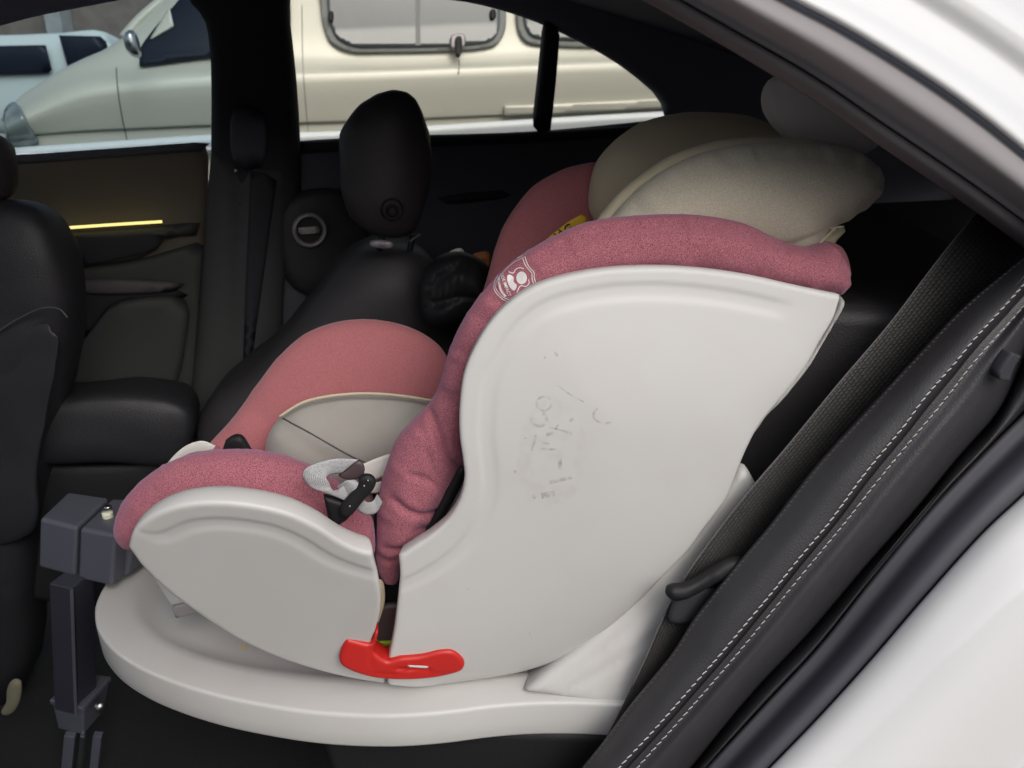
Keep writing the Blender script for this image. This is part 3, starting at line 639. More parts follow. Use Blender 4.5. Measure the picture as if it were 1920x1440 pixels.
# front seat (near, left edge of view)
fs_ = empty('front_seat', P(40, 900, 1.25, 0), parent=car)
SH = lambda q, d=-16: [(a[0] + d,) + tuple(a[1:]) for a in q]
pillow('backrest', SH([(-160, 380), (-60, 378), (0, 374), (40, 372), (80, 386), (112, 425), (136, 485), (149, 545), (151, 600), (142, 680), (126, 750), (108, 805), (98, 880), (84, 950), (78, 1100), (70, 1250), (20, 1330), (-160, 1340)]), (1.15, -.15), .05, .06, M['cushion'], fs_, back=.10, sp=.014, smooth=6,
       creases=((SH([(-40, 655), (0, 640), (50, 600), (100, 582), (142, 592)]), .005, .012), ([(-40, 470), (20, 462), (75, 430)], .004, .004), ([(142, 592), (144, 640), (138, 690)], .004, .006), ([(-40, 545), (30, 520), (148, 506)], .004, .003)), noise=(.008, 8))
ptube('piping', SH([(-40, 640), (0, 628), (50, 598), (100, 577), (130, 581), (143, 596)]), (1.092, -.15), .0014, M['pillarlow'], fs_)
pillow('headrest', [(-120, 240), (-30, 245), (4, 268), (14, 310), (16, 350), (8, 374), (-60, 380), (-130, 380)], (1.15, -.15), .05, .06, M['leather'], fs_, back=.06, sp=.012)
pillow('map_pocket', SH([(-160, 660), (-20, 655), (50, 618), (100, 602), (124, 614), (122, 690), (104, 780), (88, 880), (80, 1000), (-160, 1000)]), (1.108, -.15), .007, .05, M['cushion'], fs_, sp=.015, noise=(.01, 10), smooth=3)
# near front door and middle pillar, left of the view: they shade the footwell
box('middle_pillar_near', (-.62, .30, .25), (-.50, .40, 1.5), M['black'], car, .01)
prism('front_door_near', [(-2.0, -.16, 1.15), (-.55, .36, 1.15), (-.55, .42, 1.15), (-2.0, -.10, 1.15)], [(-2.0, -.16, .25), (-.55, .36, .25), (-.55, .42, .25), (-2.0, -.10, .25)], M['paint'], car, .005)
od = prism('rear_door_open', [(-.56, .28, 1.12), (-.50, .30, 1.12), (-.80, -.75, 1.12), (-.88, -.74, 1.12)], [(-.56, .28, .3), (-.50, .30, .3), (-.80, -.75, .3), (-.88, -.74, .3)], M['black'], car, .01)
prism('window_frame', [(-.55, .28, 1.5), (-.52, .29, 1.5), (-.72, -.5, 1.42), (-.75, -.5, 1.42)], [(-.55, .28, 1.44), (-.52, .29, 1.44), (-.72, -.5, 1.36), (-.75, -.5, 1.36)], M['black'], od, .004)
box('sill', (-.5, .56, .22), (.15, .62, .36), M['paint'], car, .01)

# ================================================================== CHILD SEAT
cs = empty('child_car_seat', (0, 1.05, .47), 'pink and beige child car seat with white plastic shell on a swivel base', 'child seat')
SK = .12
shell_out = [(748, 1040, 'c'), (775, 1022), (805, 1003), (840, 972), (862, 935), (871, 895), (868, 860), (862, 815), (862, 760), (870, 700), (890, 650), (920, 602), (960, 562), (1010, 532), (1100, 508), (1200, 499), (1300, 502), (1400, 515), (1500, 537), (1574, 552, 'c'),
             (1560, 594), (1540, 630), (1508, 684), (1463, 739), (1418, 792), (1393, 837), (1374, 884), (1358, 925), (1313, 984), (1287, 1020), (1241, 1068), (1202, 1110), (1155, 1153), (1100, 1199), (1027, 1236), (927, 1264), (827, 1275), (760, 1273), (727, 1269, 'c'), (727, 1236), (738, 1180), (746, 1120), (750, 1075)]
edgeZ = P(700, 1100, .87, SK).z
def groove(lo, hi, dep, soft=.003):
    return lambda d: -dep / (1 + np.exp(-(d - lo) / soft * 2)) / (1 + np.exp((d - hi) / soft * 2))
def pxline(pts, *pl): return np.array([P(x, y, *pl) for x, y in spline(pts, step=8)])[:, [0, 2]]
def chan(dd, a=.023, b=.040): return 1 / (1 + np.exp(-(dd - a) / .0007)) / (1 + np.exp((dd - b) / .0016))
def upper_groove(X, Z, d):
    Q = np.stack([X, Z], 1); pl = (.865, SK, -.05)
    c = pxline([(1574, 560), (1508, 684), (1418, 792), (1374, 884), (1287, 1020), (1155, 1153), (1027, 1238), (827, 1281)], *pl)
    dl = dseg(Q, c[:-1], c[1:]); wgt = np.clip((dl - .045) / .03, 0, 1)
    c2 = pxline([(690, 1060), (748, 1036), (775, 1022), (805, 1003), (840, 972), (862, 935), (871, 895), (868, 860), (862, 815), (862, 760), (870, 700), (890, 650), (920, 602), (960, 562), (1010, 532), (1100, 508), (1200, 499), (1300, 502), (1400, 515), (1500, 537)], *pl)
    do = dseg(Q, c2[:-1], c2[1:]); t_ = np.clip(do / .2, 0, 1); t_ = t_ * t_ * (3 - 2 * t_)
    turn = .012 * np.sqrt(np.clip(1 - (1 - np.clip(dl / .05, 0, 1)) ** 2, 0, 1)) * t_      # the panel turns away at its rear edge
    return -.0016 * chan(do) * wgt + turn
shell = pillow('side_shell', shell_out, (.842, SK, -.05), .0045, .005, M['shell'], cs, back=.035, rb=.02, sp=.0034, bulge=upper_groove, curve=(.42, .76))
front_out = [(698, 1034, 'c'), (672, 1027), (640, 1012), (600, 986), (545, 960), (480, 944), (400, 937), (330, 945), (282, 965), (252, 992), (242, 1022, 'c'), (268, 1058), (310, 1099), (380, 1152), (450, 1196), (520, 1228), (600, 1254), (660, 1268), (722, 1278, 'c'), (722, 1240), (696, 1205), (704, 1178), (711, 1150), (713, 1110), (708, 1080), (702, 1055)]
def fg(X, Z, d):
    Q = np.stack([X, Z], 1); pl = (.850, SK, -.34)
    c = pxline([(242, 1030), (310, 1099), (450, 1196), (600, 1254), (722, 1278)], *pl)
    dl = dseg(Q, c[:-1], c[1:]); wgt = np.clip((dl - .03) / .02, 0, 1); ez = np.clip(dl / .07, 0, 1); ez = ez * ez * (3 - 2 * ez)
    c2 = pxline([(760, 1052), (698, 1036), (672, 1027), (640, 1012), (600, 986), (545, 960), (480, 944), (400, 937), (330, 945), (282, 965)], *pl)
    do = dseg(Q, c2[:-1], c2[1:])
    return -.0015 * chan(do, .023, .038) * wgt
fshell = pillow('front_shell', front_out, (.850, SK, -.34), .0045, .005, M['shell'], cs, back=.035, rb=.02, sp=.0034, bulge=fg)
# thin lip of the rear half behind the side shell
pillow('back_shell', [(1100, 1185), (1160, 1135), (1240, 1060), (1290, 1005), (1320, 960), (1380, 860), (1440, 760), (1530, 640), (1582, 545), (1588, 560), (1556, 620), (1512, 694), (1466, 750), (1422, 800), (1396, 850), (1366, 920), (1322, 984), (1294, 1024), (1250, 1076), (1206, 1119), (1160, 1160), (1105, 1204)], (.925, SK), .012, .01, M['shell'], cs, back=.36, rb=.012, sp=.006, smooth=2)

# pink bolsters
up = [(1591, 522), (1587, 499), (1574, 474), (1556, 456), (1530, 462), (1500, 461), (1462, 449), (1440, 439), (1410, 424), (1380, 414), (1331, 405), (1275, 401), (1200, 404), (1117, 413), (1054, 436), (991, 471), (955, 496), (932, 520), (906, 548), (880, 582), (857, 622), (839, 665), (825, 715), (810, 752), (775, 790), (742, 826), (728, 862), (714, 905), (707, 960), (705, 1010), (704, 1055), (714, 1082), (732, 1093), (748, 1085), (752, 1060), (760, 1040), (795, 1008), (820, 960), (850, 905), (866, 880),
      (880, 850), (885, 780), (895, 710), (925, 640), (975, 580), (1030, 548), (1120, 524), (1210, 516), (1300, 518), (1400, 532), (1490, 552), (1560, 556), (1584, 545)]
cre = [([(1540, 468), (1440, 452), (1380, 429), (1300, 417), (1200, 419), (1120, 430), (1050, 456), (990, 490), (945, 530), (900, 590)], .003, .006),
       ([(806, 765), (822, 800), (840, 845), (862, 872)], .0045, .010), ([(742, 920), (768, 938), (800, 948), (822, 952)], .0045, .008), ([(712, 905), (724, 870), (745, 835)], .004, .004),
       ([(722, 1014), (760, 1008), (795, 1004)], .004, .008), ([(735, 1030), (770, 1026)], .003, .005), ([(782, 975), (812, 980)], .004, .005), ([(770, 870), (800, 880), (840, 910)], .004, .004),
       ([(940, 560), (975, 585)], .004, .005), ([(830, 730), (850, 745)], .005, .004), ([(800, 830), (815, 870), (845, 895)], .003, .003), ([(706, 1034), (750, 1036)], .004, .006)]
cre = [(c_[0], c_[1] * .9, c_[2] * 1.5) for c_ in cre]
pinkn = pillow('side_bolster', up, (.915, SK), .034, .034, M['pink'], cs, back=.06, rb=.05, sp=.0042, smooth=6, creases=cre, noise=(.003, 30))
# shield print
tp = bvh(pinkn)
sh = [(984, 478), (988, 492), (993, 501), (1000, 508), (1004, 520), (1006, 530), (1011, 543), (1014, 549), (1004, 556), (992, 563), (975, 568), (955, 567), (940, 558), (930, 548), (926, 538), (930, 524), (940, 508), (958, 490), (972, 481)]
ctr = np.array([968., 527.])
def shr(pts, f): return [tuple(ctr + (np.array(p) - ctr) * f) for p in pts]
decal('printed_shield', tp, [([(984, 480), (989, 495), (996, 505), (1001, 510), (1002, 522), (1008, 538), (1013, 549)], 1.5, False), ([(980, 484), (985, 497), (993, 507), (997, 512), (998, 524), (1003, 538), (1009, 551)], 1.5, False),
                             ([(1014, 549), (1004, 557), (988, 565), (972, 569), (955, 567), (940, 560)], 2.0, False), ([(1007, 550), (990, 559), (972, 564), (955, 562), (941, 556)], 1.2, False),
                             ([(941, 560), (930, 549), (926, 538), (930, 522), (942, 506), (960, 489), (980, 479)], 1.3, False), ([(944, 558), (934, 548), (929, 538), (933, 524), (945, 509), (962, 493), (982, 482)], .9, False),
                             ([(953, 509), (962, 512), (967, 505), (975, 502), (982, 504)], 1.6, False), ([(991, 524), (992, 531), (986, 537), (976, 536), (969, 549)], 1.6, False)], M['white'], pinkn)
fillpx('printed_head', tp, [(978 + 10 * math.cos(a), 521 + 12 * math.sin(a)) for a in np.linspace(0, 2 * math.pi, 17)[:-1]], M['white'], pinkn, step=2.5)
fillpx('printed_body', tp, [(952, 516), (956, 515), (963, 520), (963, 528), (969, 535), (964, 545), (958, 541), (953, 532), (951, 523)], M['white'], pinkn, step=2)
ta = math.atan2(56, 21)
textpx('printed_text', 'SIDE IMPACT', tp, 947.5, 534, 8.6, ta, M['white'], pinkn, wt=.015, sx=.93)
decal('printed_pill', tp, [([(935, 520), (936, 532), (940, 545), (948, 556)], 4.2, False)], M['white'], pinkn)
textpx('printed_text', 'PROTECTION', tp, 940.5, 539, 4.0, ta, M['pinkfar'], pinkn, off=.0016, sx=1.05)

# far side wing: pink, beige
pinkf = pillow('far_bolster', [(1130, 303), (1080, 308), (1040, 322), (1000, 346), (965, 386), (940, 428), (925, 470), (912, 520), (895, 575), (880, 640), (900, 700), (980, 700), (1120, 560), (1200, 420)], (1.24, SK), .03, .08, M['pinkfar'], cs, back=.05, sp=.012, smooth=6)
pillow('far_headrest_wing', [(1104, 402), (1103, 350), (1116, 303), (1155, 258), (1205, 226), (1270, 210), (1340, 208), (1400, 214), (1450, 232), (1500, 262), (1560, 330), (1540, 420), (1300, 470), (1150, 460)], (1.20, SK), .05, .08, M['beige_plain'], cs, back=.05, sp=.012, smooth=8)
pillow('wing_edging', [(1112, 425), (1130, 398), (1160, 362), (1205, 325), (1260, 290), (1330, 266), (1400, 256), (1470, 256), (1540, 262), (1600, 282), (1600, 330), (1400, 400), (1200, 440)], (1.005, SK), .012, .014, M['beige_plain'], cs, back=.03, sp=.007, smooth=2)
wing = pillow('headrest_wing', [(1132, 430), (1152, 402), (1182, 368), (1224, 333), (1276, 302), (1340, 279), (1404, 268), (1470, 265), (1540, 267), (1600, 280), (1640, 306), (1657, 340), (1642, 372), (1612, 398), (1580, 418), (1540, 445), (1520, 480), (1400, 480), (1250, 470)], (.985, SK), .05, .085, M['beige'], cs, back=.05, rb=.05, sp=.0042, smooth=16,
              creases=(([(1455, 455), (1490, 440), (1530, 430), (1590, 424)], .0035, .006),))
pillow('headrest_skirt', [(1440, 470), (1480, 445), (1530, 432), (1584, 424), (1565, 448), (1538, 478), (1500, 490)], (.995, SK), .03, .03, M['beige_plain'], cs, back=.02, sp=.006)
ptube('piping', [(1460, 450), (1492, 438), (1530, 431), (1582, 425)], (.962, SK), .0016, M['beige_plain'], cs)
ptube('piping', [(1526, 468), (1545, 448), (1566, 428)], (.962, SK), .0022, M['beige_plain'], cs)
# pink back liner seen around the top right
pillow('back_liner', [(1500, 470), (1540, 455), (1575, 460), (1592, 500), (1590, 530), (1540, 545), (1480, 520)], (.96, SK), .02, .03, M['pinkfar'], cs, back=.25, sp=.01)
# yellow airbag label
yl = pillow('airbag_label', [(1000, 470, 'c'), (1034, 440, 'c'), (1064, 416, 'c'), (1092, 400, 'c'), (1106, 417, 'c'), (1080, 440, 'c'), (1030, 480, 'c')], (1.15, SK), .002, .003, M['yellow'], cs, sp=.008)
ty = bvh(yl)
textpx('printed_text', 'AIRBAG', ty, 1039, 446, 23, math.radians(-31), M['ink'], yl, wt=.02)
# back rest inside, seat well
prism('inner_back', [P(1110, 430, .97, SK), P(1500, 480, .97, SK), P(1500, 430, 1.25, SK), P(1060, 430, 1.25, SK)], [P(860, 900, .97, SK), P(1250, 1000, .97, SK), P(1200, 900, 1.25, SK), P(850, 800, 1.25, SK)], M['pinkfar'], cs, .01)

lowf = pillow('far_seat_side', [(372, 850), (392, 830), (440, 776), (480, 720), (520, 668), (570, 625), (630, 603), (690, 598), (750, 607), (800, 628), (832, 655), (860, 720), (860, 820), (760, 900), (500, 920), (380, 900)], (1.16, SK), .04, .08, M['pinkfar'], cs, back=.06, sp=.01, smooth=8,
              creases=(([(450, 752), (500, 765), (530, 772)], .006, .004),))
ins = pillow('seat_insert', [(496, 850), (500, 815), (525, 778), (570, 753), (640, 739), (720, 738), (810, 750), (850, 780), (840, 860), (740, 900), (520, 900)], (1.09, SK), .05, .07, M['greyfab'], cs, back=.05, sp=.008, smooth=8,
       creases=(([(527, 783), (570, 806), (620, 834), (690, 868)], .004, .009),))
ti = bvh(ins); tube('insert_seam', [hit(ti, x_, y_, .0003) for x_, y_ in [(530, 784), (552, 796), (580, 811), (620, 834), (660, 856), (688, 868)]], .0011, M['pillarlow'], cs)
ptube('insert_piping', [(524, 781), (570, 754), (640, 740), (720, 739), (812, 751)], (1.068, SK), .002, M['beige_plain'], cs)
pinkroll = pillow('front_roll', [(212, 1000), (214, 972), (226, 942), (254, 908), (292, 880), (340, 858), (400, 848), (470, 848), (530, 858), (580, 876), (630, 905), (670, 940), (700, 975), (706, 1010), (704, 1040), (690, 1046), (640, 1034), (590, 1010), (520, 985), (440, 970), (360, 975), (290, 1000), (250, 1030), (232, 1022)], (.91, SK), .038, .045, M['pink'], cs, back=.06, rb=.06, sp=.0055, smooth=6,
       creases=(([(300, 892), (340, 874), (400, 864), (470, 865), (540, 877), (600, 902)], .0035, .003), ([(640, 1004), (664, 990), (680, 985)], .004, .005), ([(600, 985), (630, 1000), (660, 1004)], .004, .004), ([(640, 930), (656, 960), (690, 985)], .006, .006)), noise=(.003, 25))
# seat pan joining both sides
prism('seat_pan', [P(260, 905, .93, SK), P(700, 985, .93, SK), P(700, 900, 1.2, SK), P(300, 868, 1.12, SK)], [P(270, 1010, .95, SK), P(720, 1180, .93, SK), P(700, 1000, 1.2, SK), P(330, 960, 1.15, SK)], M['pinkfar'], cs, .008)
prism('core', [P(700, 1000, .93, SK), P(900, 1000, .93, SK), P(900, 900, 1.2, SK), P(700, 900, 1.2, SK)], [PZ(640, 1262, .505) + Vector((0, .06, 0)), PZ(950, 1262, .505) + Vector((0, .06, 0)), PZ(900, 1150, .505) + Vector((0, .06, 0)), PZ(640, 1150, .505)+ Vector((0, .06, 0))], M['black'], cs, .004)
# inner mechanism in the gap between both shells
pillow('gap_frame', [(700, 1090), (716, 1088), (722, 1120), (716, 1150), (700, 1185), (694, 1150)], (.895, SK), .004, .004, M['beige_plain'], cs, sp=.004)
pillow('gap_bracket', [(705, 1140), (760, 1135), (755, 1200), (740, 1215), (700, 1212)], (.905, SK), .006, .006, M['maroon'], cs, sp=.004)
pillow('lime_indicator', [(700, 1203, 'c'), (740, 1200, 'c'), (740, 1240, 'c'), (700, 1234, 'c')], (.897, SK), .003, .003, M['lime'], cs, sp=.004)
# dark side strap and pale slot piece by the hip
loft('hip_strap', [([(862, 876), (845, 905), (820, 955), (792, 1006)], (.893, SK)), ([(880, 880), (864, 912), (838, 962), (806, 1012)], (.893, SK))], M['blackpl'], cs, n=14, thick=.003)
pillow('hip_guide', [(876, 896), (880, 930), (860, 965), (826, 1000), (810, 1004), (826, 968), (850, 925)], (.915, SK), .004, .006, M['shell'], cs, sp=.005)
ptube('hip_guide_rim', [(872, 905), (862, 935), (840, 968), (812, 994)], (.900, SK), .0022, M['shell'], cs)
# recline lever: red
red = pillow('recline_lever', [(650, 1194, 'c'), (694, 1206, 'c'), (698, 1200), (705, 1180), (709, 1182), (704, 1205), (700, 1220, 'c'), (716, 1232), (727, 1238, 'c'), (750, 1231, 'c'), (790, 1227), (826, 1218), (848, 1218), (864, 1230), (871, 1243), (866, 1254), (845, 1262), (800, 1270), (750, 1272), (700, 1268), (660, 1256), (640, 1244), (636, 1232), (640, 1215)], (.838, SK), .005, .006, M['red'], cs, back=.034, sp=.0035,
       creases=(([(745, 1250), (770, 1252), (805, 1253)], .0022, .004), ([(694, 1210), (696, 1245)], .0018, .002), ([(700, 1258), (760, 1262), (830, 1258)], .002, .0015)))
pillow('lever_slot', [(764, 1247, 'c'), (804, 1249, 'c'), (803, 1253, 'c'), (764, 1250.5, 'c')], (.8328, SK), .0006, .001, M['shell'], red, sp=.003)

# harness
hn = empty('harness', P(650, 910, .86, SK), parent=cs)
def ribbon(name, pairs, Y, m, par=hn, th=.0018, n=40):
    if not isinstance(Y, list): Y = [Y] * len(pairs)
    a = [P(p[0], p[1], y, SK) for p, y in zip(pairs, Y)]; b = [P(p[2], p[3], y, SK) for p, y in zip(pairs, Y)]
    return loft(name, [a, [(p + q) / 2 + Vector((0, -.001, .0005)) for p, q in zip(a, b)], b], m, par, n=n, sub=3, thick=th)
ribbon('crotch_strap', [(672, 862, 640, 888), (632, 860, 622, 890), (592, 869, 612, 896), (571, 880, 614, 901), (567, 893, 617, 906), (578, 911, 621, 915), (604, 922, 628, 921), (640, 936, 640, 914), (664, 946, 658, 903)], [.85, .845, .84, .838, .838, .84, .838, .838, .845], M['strap'])
ribbon('crotch_strap', [(632, 912, 652, 942), (650, 901, 676, 925), (664, 899, 690, 914)], [.845, .836, .838], M['strap'], n=24)
ribbon('crotch_strap', [(678, 934, 666, 953), (690, 942, 684, 965), (702, 938, 705, 962), (708, 926, 718, 942)], [.846, .84, .84, .85], M['strap'], n=20)
pillow('strap_end', [(672, 862), (684, 876), (680, 892), (668, 898), (650, 899), (634, 891), (650, 880)], (.853, SK), .003, .004, M['maroon'], hn, sp=.004)
pillow('buckle', [(606, 926, 'c'), (640, 936), (662, 944, 'c'), (654, 970), (628, 987, 'c'), (618, 975)], (.848, SK), .007, .006, M['blackpl'], hn, sp=.003)
pillow('strap_slider', [(636, 958), (640, 945), (672, 905), (672, 896), (682, 889), (696, 890), (705, 900), (702, 914), (680, 940), (655, 968), (642, 968)], (.838, SK), .006, .006, M['blackpl'], hn, sp=.003)
for q in ((690, 901), (683, 911), (656, 949)): ptube('rivet', [(q[0] - 1, q[1]), (q[0] + 1, q[1])], (.830, SK), .0011, M['metal'], hn)
ribbon('shoulder_strap', [(676, 872, 690, 905), (705, 860, 706, 900), (735, 850, 730, 890), (800, 830, 790, 870)], .95, M['strapplain'])
ribbon('shoulder_strap', [(684, 905, 690, 925), (705, 905, 706, 925), (740, 895, 735, 920)], .94, M['strapplain'])
ribbon('leg_strap', [(305, 880, 322, 884), (328, 852, 338, 862), (352, 834, 356, 852), (380, 827, 378, 848), (404, 836, 396, 850)], 1.02, M['strapplain'])
pillow('buckle_tongue', [(414, 852, 'c'), (424, 823, 'c'), (446, 813), (458, 820, 'c'), (480, 856, 'c')], (1.03, SK), .008, .006, M['blackpl'], hn, sp=.006)
fillpx('stitch_patch', bvh(lowf), [(396, 836), (412, 838), (410, 846), (398, 846)], M['pink'], lowf)

# faded stickers on the side shell
ts = bvh(shell)
def arc(cx, cy, rx, ry, a0, a1, n=14): return [(cx + rx * math.cos(a), cy + ry * math.sin(a)) for a in np.linspace(math.radians(a0), math.radians(a1), n)]
FP = ([(arc(1020, 757, 14, 13, 0, 330), 3.5, False), (arc(1011, 786, 14, 13, -60, 200), 4.5, False), (arc(1135, 778, 22, 16, 60, 230), 3.5, False), ([(1045, 722), (1065, 737), (1095, 754)], 2, False),
    ([(1030, 801), (1050, 806), (1072, 814)], 3, False), ([(1012, 842), (1045, 843)], 3, False), ([(996, 845), (1003, 825), (1004, 815)], 4, False), ([(1013, 830), (1030, 832)], 3, False), ([(980, 815), (986, 823)], 2.5, False), ([(1040, 805), (1048, 795)], 3, False),
    ([(1070, 785), (1074, 790)], 6, False), ([(1024, 815), (1038, 812)], 5, False), ([(964, 882), (968, 886)], 4, False), ([(1015, 930), (1040, 925)], 9, False), ([(998, 928), (1004, 934)], 5, False), ([(1030, 905), (1072, 895)], 5, False), ([(1050, 860), (1050, 880)], 6, False),
    ([(1040, 660), (1046, 668)], 4, False), ([(1020, 669), (1023, 671)], 4, False), ([(877, 1104), (880, 1106)], 3.5, False), ([(992, 1186), (997, 1198)], 2, False)])
for q in FP: decal('faded_print', ts, [(q[0], q[1] * 1.25, q[2])], M['mark'], shell)
fillpx('rub_mark', ts, [(975, 820), (990, 780), (1030, 745), (1075, 770), (1100, 830), (1095, 900), (1060, 940), (1000, 945), (972, 900)], M['smudge'], shell, .0004)


# base: swivel platform
ZB = .514
outer = [(242, 1029), (213, 1065), (193, 1100), (181, 1125), (177, 1145), (182, 1178), (209, 1216), (258, 1250), (322, 1278), (403, 1303), (483, 1320), (564, 1333), (640, 1340), (740, 1342), (830, 1336), (920, 1325), (1000, 1319), (1100, 1319), (1170, 1323), (1290, 1330, 'c'), (1390, 1100, 'c'), (1300, 960), (1000, 930), (700, 915), (450, 920), (320, 960)]
ob = [PZ(x, y, ZB) for x, y in spline(outer, closed=True, step=9)]
cen = sum(ob, Vector()) / len(ob)
def ring(f, z, inset=0):
    out = []
    for p in ob:
        d = (p - cen); L = d.length; q = cen + d * ((L - inset) / L); out.append(Vector((q.x, q.y, z)))
    return out
rings = [ring(1, ZB - .056, .006), ring(1, ZB - .054, .002), ring(1, ZB - .051, .0008), ring(1, ZB - .03, .0004), ring(1, ZB - .006, 0), ring(1, ZB - .003, .0004), ring(1, ZB-.001, .0015), ring(1, ZB, .0035), ring(1, ZB+.0003, .006), ring(1, ZB + .001, .02), ring(1, ZB + .004, .05), ring(1, ZB + .0045, .066), ring(1, ZB + .001, .072), ring(1, ZB + .000, .10), ring(1, ZB + .002, .13)]
def ringmesh(name, rings, m, par):
    n = len(rings[0]); vs = [tuple(p) for r_ in rings for p in r_]
    fs = [[i * n + j, i * n + (j + 1) % n, (i + 1) * n + (j + 1) % n, (i + 1) * n + j] for i in range(len(rings) - 1) for j in range(n)]
    fs += [list(range(n))[::-1], [(len(rings) - 1) * n + j for j in range(n)]]
    me = bpy.data.meshes.new(name); me.from_pydata(vs, [], fs); me.update()
    bm = bmesh.new(); bm.from_mesh(me); bmesh.ops.recalc_face_normals(bm, faces=bm.faces); bm.to_mesh(me); bm.free()
    return link(name, me, m, par)
base = ringmesh('swivel_base', rings, M['shell'], cs)
ringmesh('base_underside', [ring(1, ZB - .085, .05), ring(1, ZB - .075, .03), ring(1, ZB - .0565, .016)], M['shell_dark'], cs)
tbz = bvh(base)
# rear riser arms of the base
pillow('base_riser', [(982, 1292, 'c'), (1012, 1266), (1100, 1196), (1200, 1100), (1300, 1000), (1372, 890), (1390, 868), (1402, 880), (1445, 995), (1420, 1060), (1340, 1200), (1240, 1330, 'c'), (1170, 1322), (1080, 1306)], (.862, 0, .25, ), .012, .012, M['shell'], cs, back=.10, sp=.008,
       creases=(([(1402, 885), (1300, 1030), (1220, 1130), (1110, 1230)], .003, .002), ([(1060, 1290), (1160, 1230), (1235, 1178)], .0035, .003)))
pillow('riser_rib', [(1388, 872), (1396, 878), (1436, 980), (1430, 990), (1420, 985), (1386, 890)], (.93, .0, .40), .01, .008, M['shell'], cs, sp=.006)
# small clear catch at the front of the base
pillow('base_catch', [(322, 1137, 'c'), (385, 1120, 'c'), (392, 1140, 'c'), (329, 1160, 'c')], (1.00, SK), .003, .003, M['framelight'], cs, back=.01, sp=.006)
prism('front_rest', [P(272, 1062, .97, SK), P(345, 1060, .97, SK), P(420, 1010, 1.1, SK), P(300, 1010, 1.1, SK)], [P(320, 1136, 1.0, SK), P(400, 1118, 1.0, SK), P(430, 1100, 1.1, SK), P(330, 1100, 1.1, SK)], M['shell'], cs, .003)
decal('food_crumb', tbz, [([(452, 1213), (458, 1212), (462, 1216)], 3, False)], M['yellow'], base)

# support leg
sl_ = empty('support_leg', PZ(140, 1000, .63), parent=cs)
ZT = PZ(144, 990, .5).z
YF = 1.08; pz = P(144, 990, YF).z
def hull(pts, z): return [PZ(x, y, z) for x, y in pts]
t1 = hull([(74, 972), (144, 989), (205, 932), (128, 921)], pz); b1 = [Vector((p.x, p.y, pz - .095)) for p in t1]
# sheared so the sides lean as the leg does
lean = Vector((-.022, 0, 0))
prism('leg_housing', t1, [p + lean for p in b1], M['slate'], sl_, .007, segs=4)
t2 = hull([(149, 991), (215, 1003), (300, 940), (211, 933)], pz - .001); b2_ = [Vector((p.x, p.y, pz - .098)) + lean for p in t2]
prism('leg_arm', t2, b2_, M['slate'], sl_, .007, segs=4)
prism('leg_arm_boss', hull([(190, 1010), (250, 1020), (300, 985), (230, 975)], pz - .035), [p + lean for p in hull([(190, 1010), (250, 1020), (300, 985), (230, 975)], pz - .035)] and [Vector((p.x, p.y, pz - .10)) + lean for p in hull([(190, 1010), (250, 1020), (300, 985), (230, 975)], pz - .035)], M['slate'], sl_, .008, segs=4)
kb = PZ(201, 962, pz + .006)
tube('indicator_button', [kb + Vector((0, 0, -.012)), kb + Vector((0, 0, .002))], .0085, M['cream'], sl_, n=4, seg=16)
tube('button_cap', [PZ(203, 955, pz) , PZ(203, 955, pz) + Vector((0, 0, .006))], .006, M['chrome'], sl_, n=4, seg=14)
zt, zb_ = pz - .085, pz - .085
pt = hull([(92, 1094), (134, 1104), (176, 1068), (140, 1058)], pz - .09)
zc = P(104, 1335, 1.10).z
pbm = hull([(102, 1330), (142, 1340), (182, 1302), (146, 1292)], zc)
prism('leg_post', pt, pbm, M['slate_dark'], sl_, .002)
prism('post_edge', [pt[1] + Vector((-.001, -.0035, 0)), pt[1] + Vector((.003, -.001, 0)), pt[1] + Vector((.003, .003, 0)), pt[1] + Vector((-.001, .0, 0))], [pbm[1] + Vector((-.001, -.0035, 0)), pbm[1] + Vector((.003, -.001, 0)), pbm[1] + Vector((.003, .003, 0)), pbm[1] + Vector((-.001, .0, 0))], M['slate'], sl_, 0)
ct = hull([(97, 1318), (156, 1332), (206, 1276), (150, 1268)], zc + .012)
cb = [Vector((p.x - .012, p.y, p.z - .065)) for p in ct]; 
c3 = Vector(); 
for p in cb: c3 += p / 4
cb = [c3 + (p - c3) * .82 for p in cb]
prism('leg_collar', ct, cb, M['slate'], sl_, .004)
prism('collar_rim', [p + Vector((0, 0, .008)) + (p - sum(ct, Vector()) / 4) * .06 for p in ct], [p + Vector((0, 0, -.002)) + (p - sum(ct, Vector()) / 4) * .06 for p in ct], M['slate'], sl_, .002)
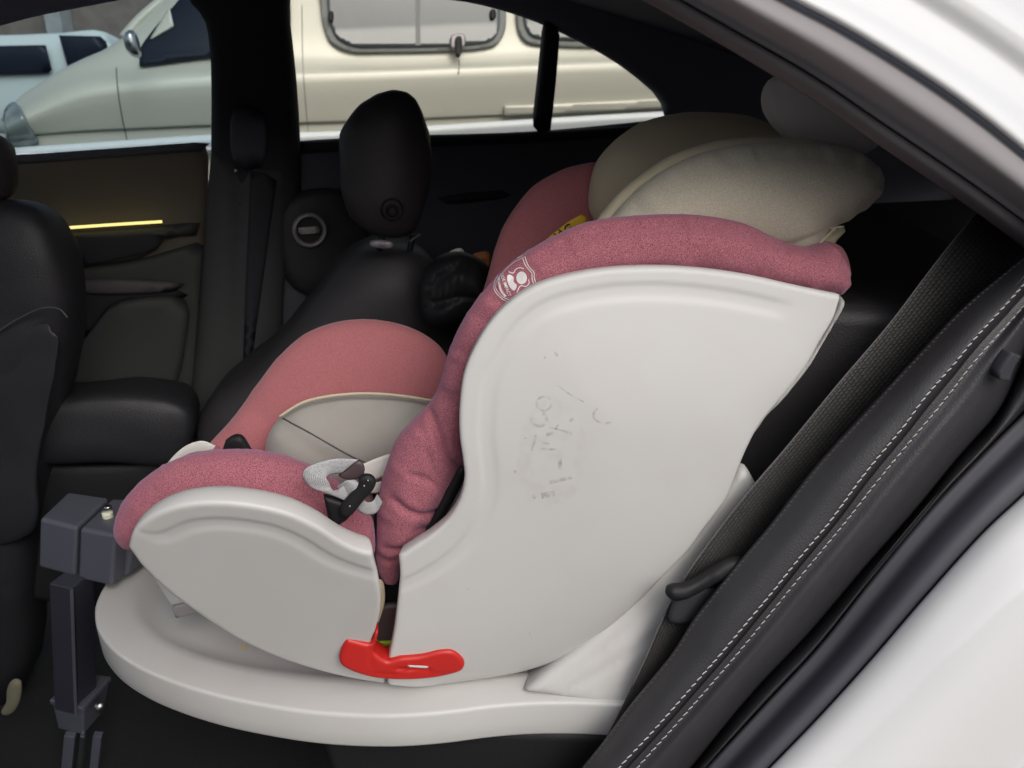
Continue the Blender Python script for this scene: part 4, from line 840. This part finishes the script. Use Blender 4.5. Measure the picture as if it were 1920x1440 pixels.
sc_ = P(188, 1324, 1.09); tube('screw', [sc_ + Vector((-.004, .003, 0)), sc_ + Vector((.006, -.004, 0))], .010, M['metal'], sl_, n=4, seg=18)
for xs in ((120, 140, 1), (150, 158, 0), (174, 190, 1)):
    a = hull([(xs[0], 1380), (xs[1], 1383), (xs[1] + 4, 1372), (xs[0] + 4, 1370)], zc - .05); 
    prism('leg_foot_tube', a, [Vector((p.x - .03, p.y, .08)) for p in a], M['slate'] if xs[2] else M['metal'], sl_, .001)

# ================================================================== LOOSE THINGS
bag = pillow('drawstring_bag', [(784, 560), (790, 520), (812, 488), (848, 472), (885, 478), (915, 500), (925, 540), (905, 585), (865, 605), (832, 619), (803, 610), (787, 588)], (1.36, SK), .06, .08, M['blackpl'], None, back=.06, sp=.005, smooth=1,
             creases=[([(800 + i * 13, 575 - i * 6), (806 + i * 12, 540 - i * 9), (822 + i * 10, 510 - i * 6)], .004, .008) for i in range(5)] + [([(815, 560), (860, 545), (905, 552)], .005, .006)], noise=(.012, 26))
bag['label'] = 'small black gathered bag lying behind the pink side bolster'; bag['category'] = 'bag'
cl = pillow('crumpled_cloth', [(837, 478), (850, 468), (866, 466), (871, 474), (864, 484), (846, 484)], (1.42, SK), .012, .02, M['cream'], None, sp=.004, noise=(.006, 80))
cl['label'] = 'tiny cream scrap of cloth on top of the black bag'; cl['category'] = 'cloth'
orr = pillow('orange_scrap', [(886, 478), (900, 472), (918, 474), (916, 502), (900, 494)], (1.40, SK), .012, .02, mat('orange_cloth', (.45, .17, .06), .8), None, sp=.004, noise=(.006, 80))
orr['label'] = 'small orange scrap of cloth beside the black bag and pink bolster'; orr['category'] = 'cloth'
shp = pillow('curled_strip', [(2, 1336), (12, 1316), (14, 1290), (24, 1274), (38, 1276), (40, 1300), (32, 1326), (18, 1340)], (1.10, -.1), .008, .02, mat('cream_strip', (.20, .19, .13), .7), None, sp=.006)
shp['label'] = 'curled dull cream strip on the dark floor left of the support leg'; shp['category'] = 'strip'
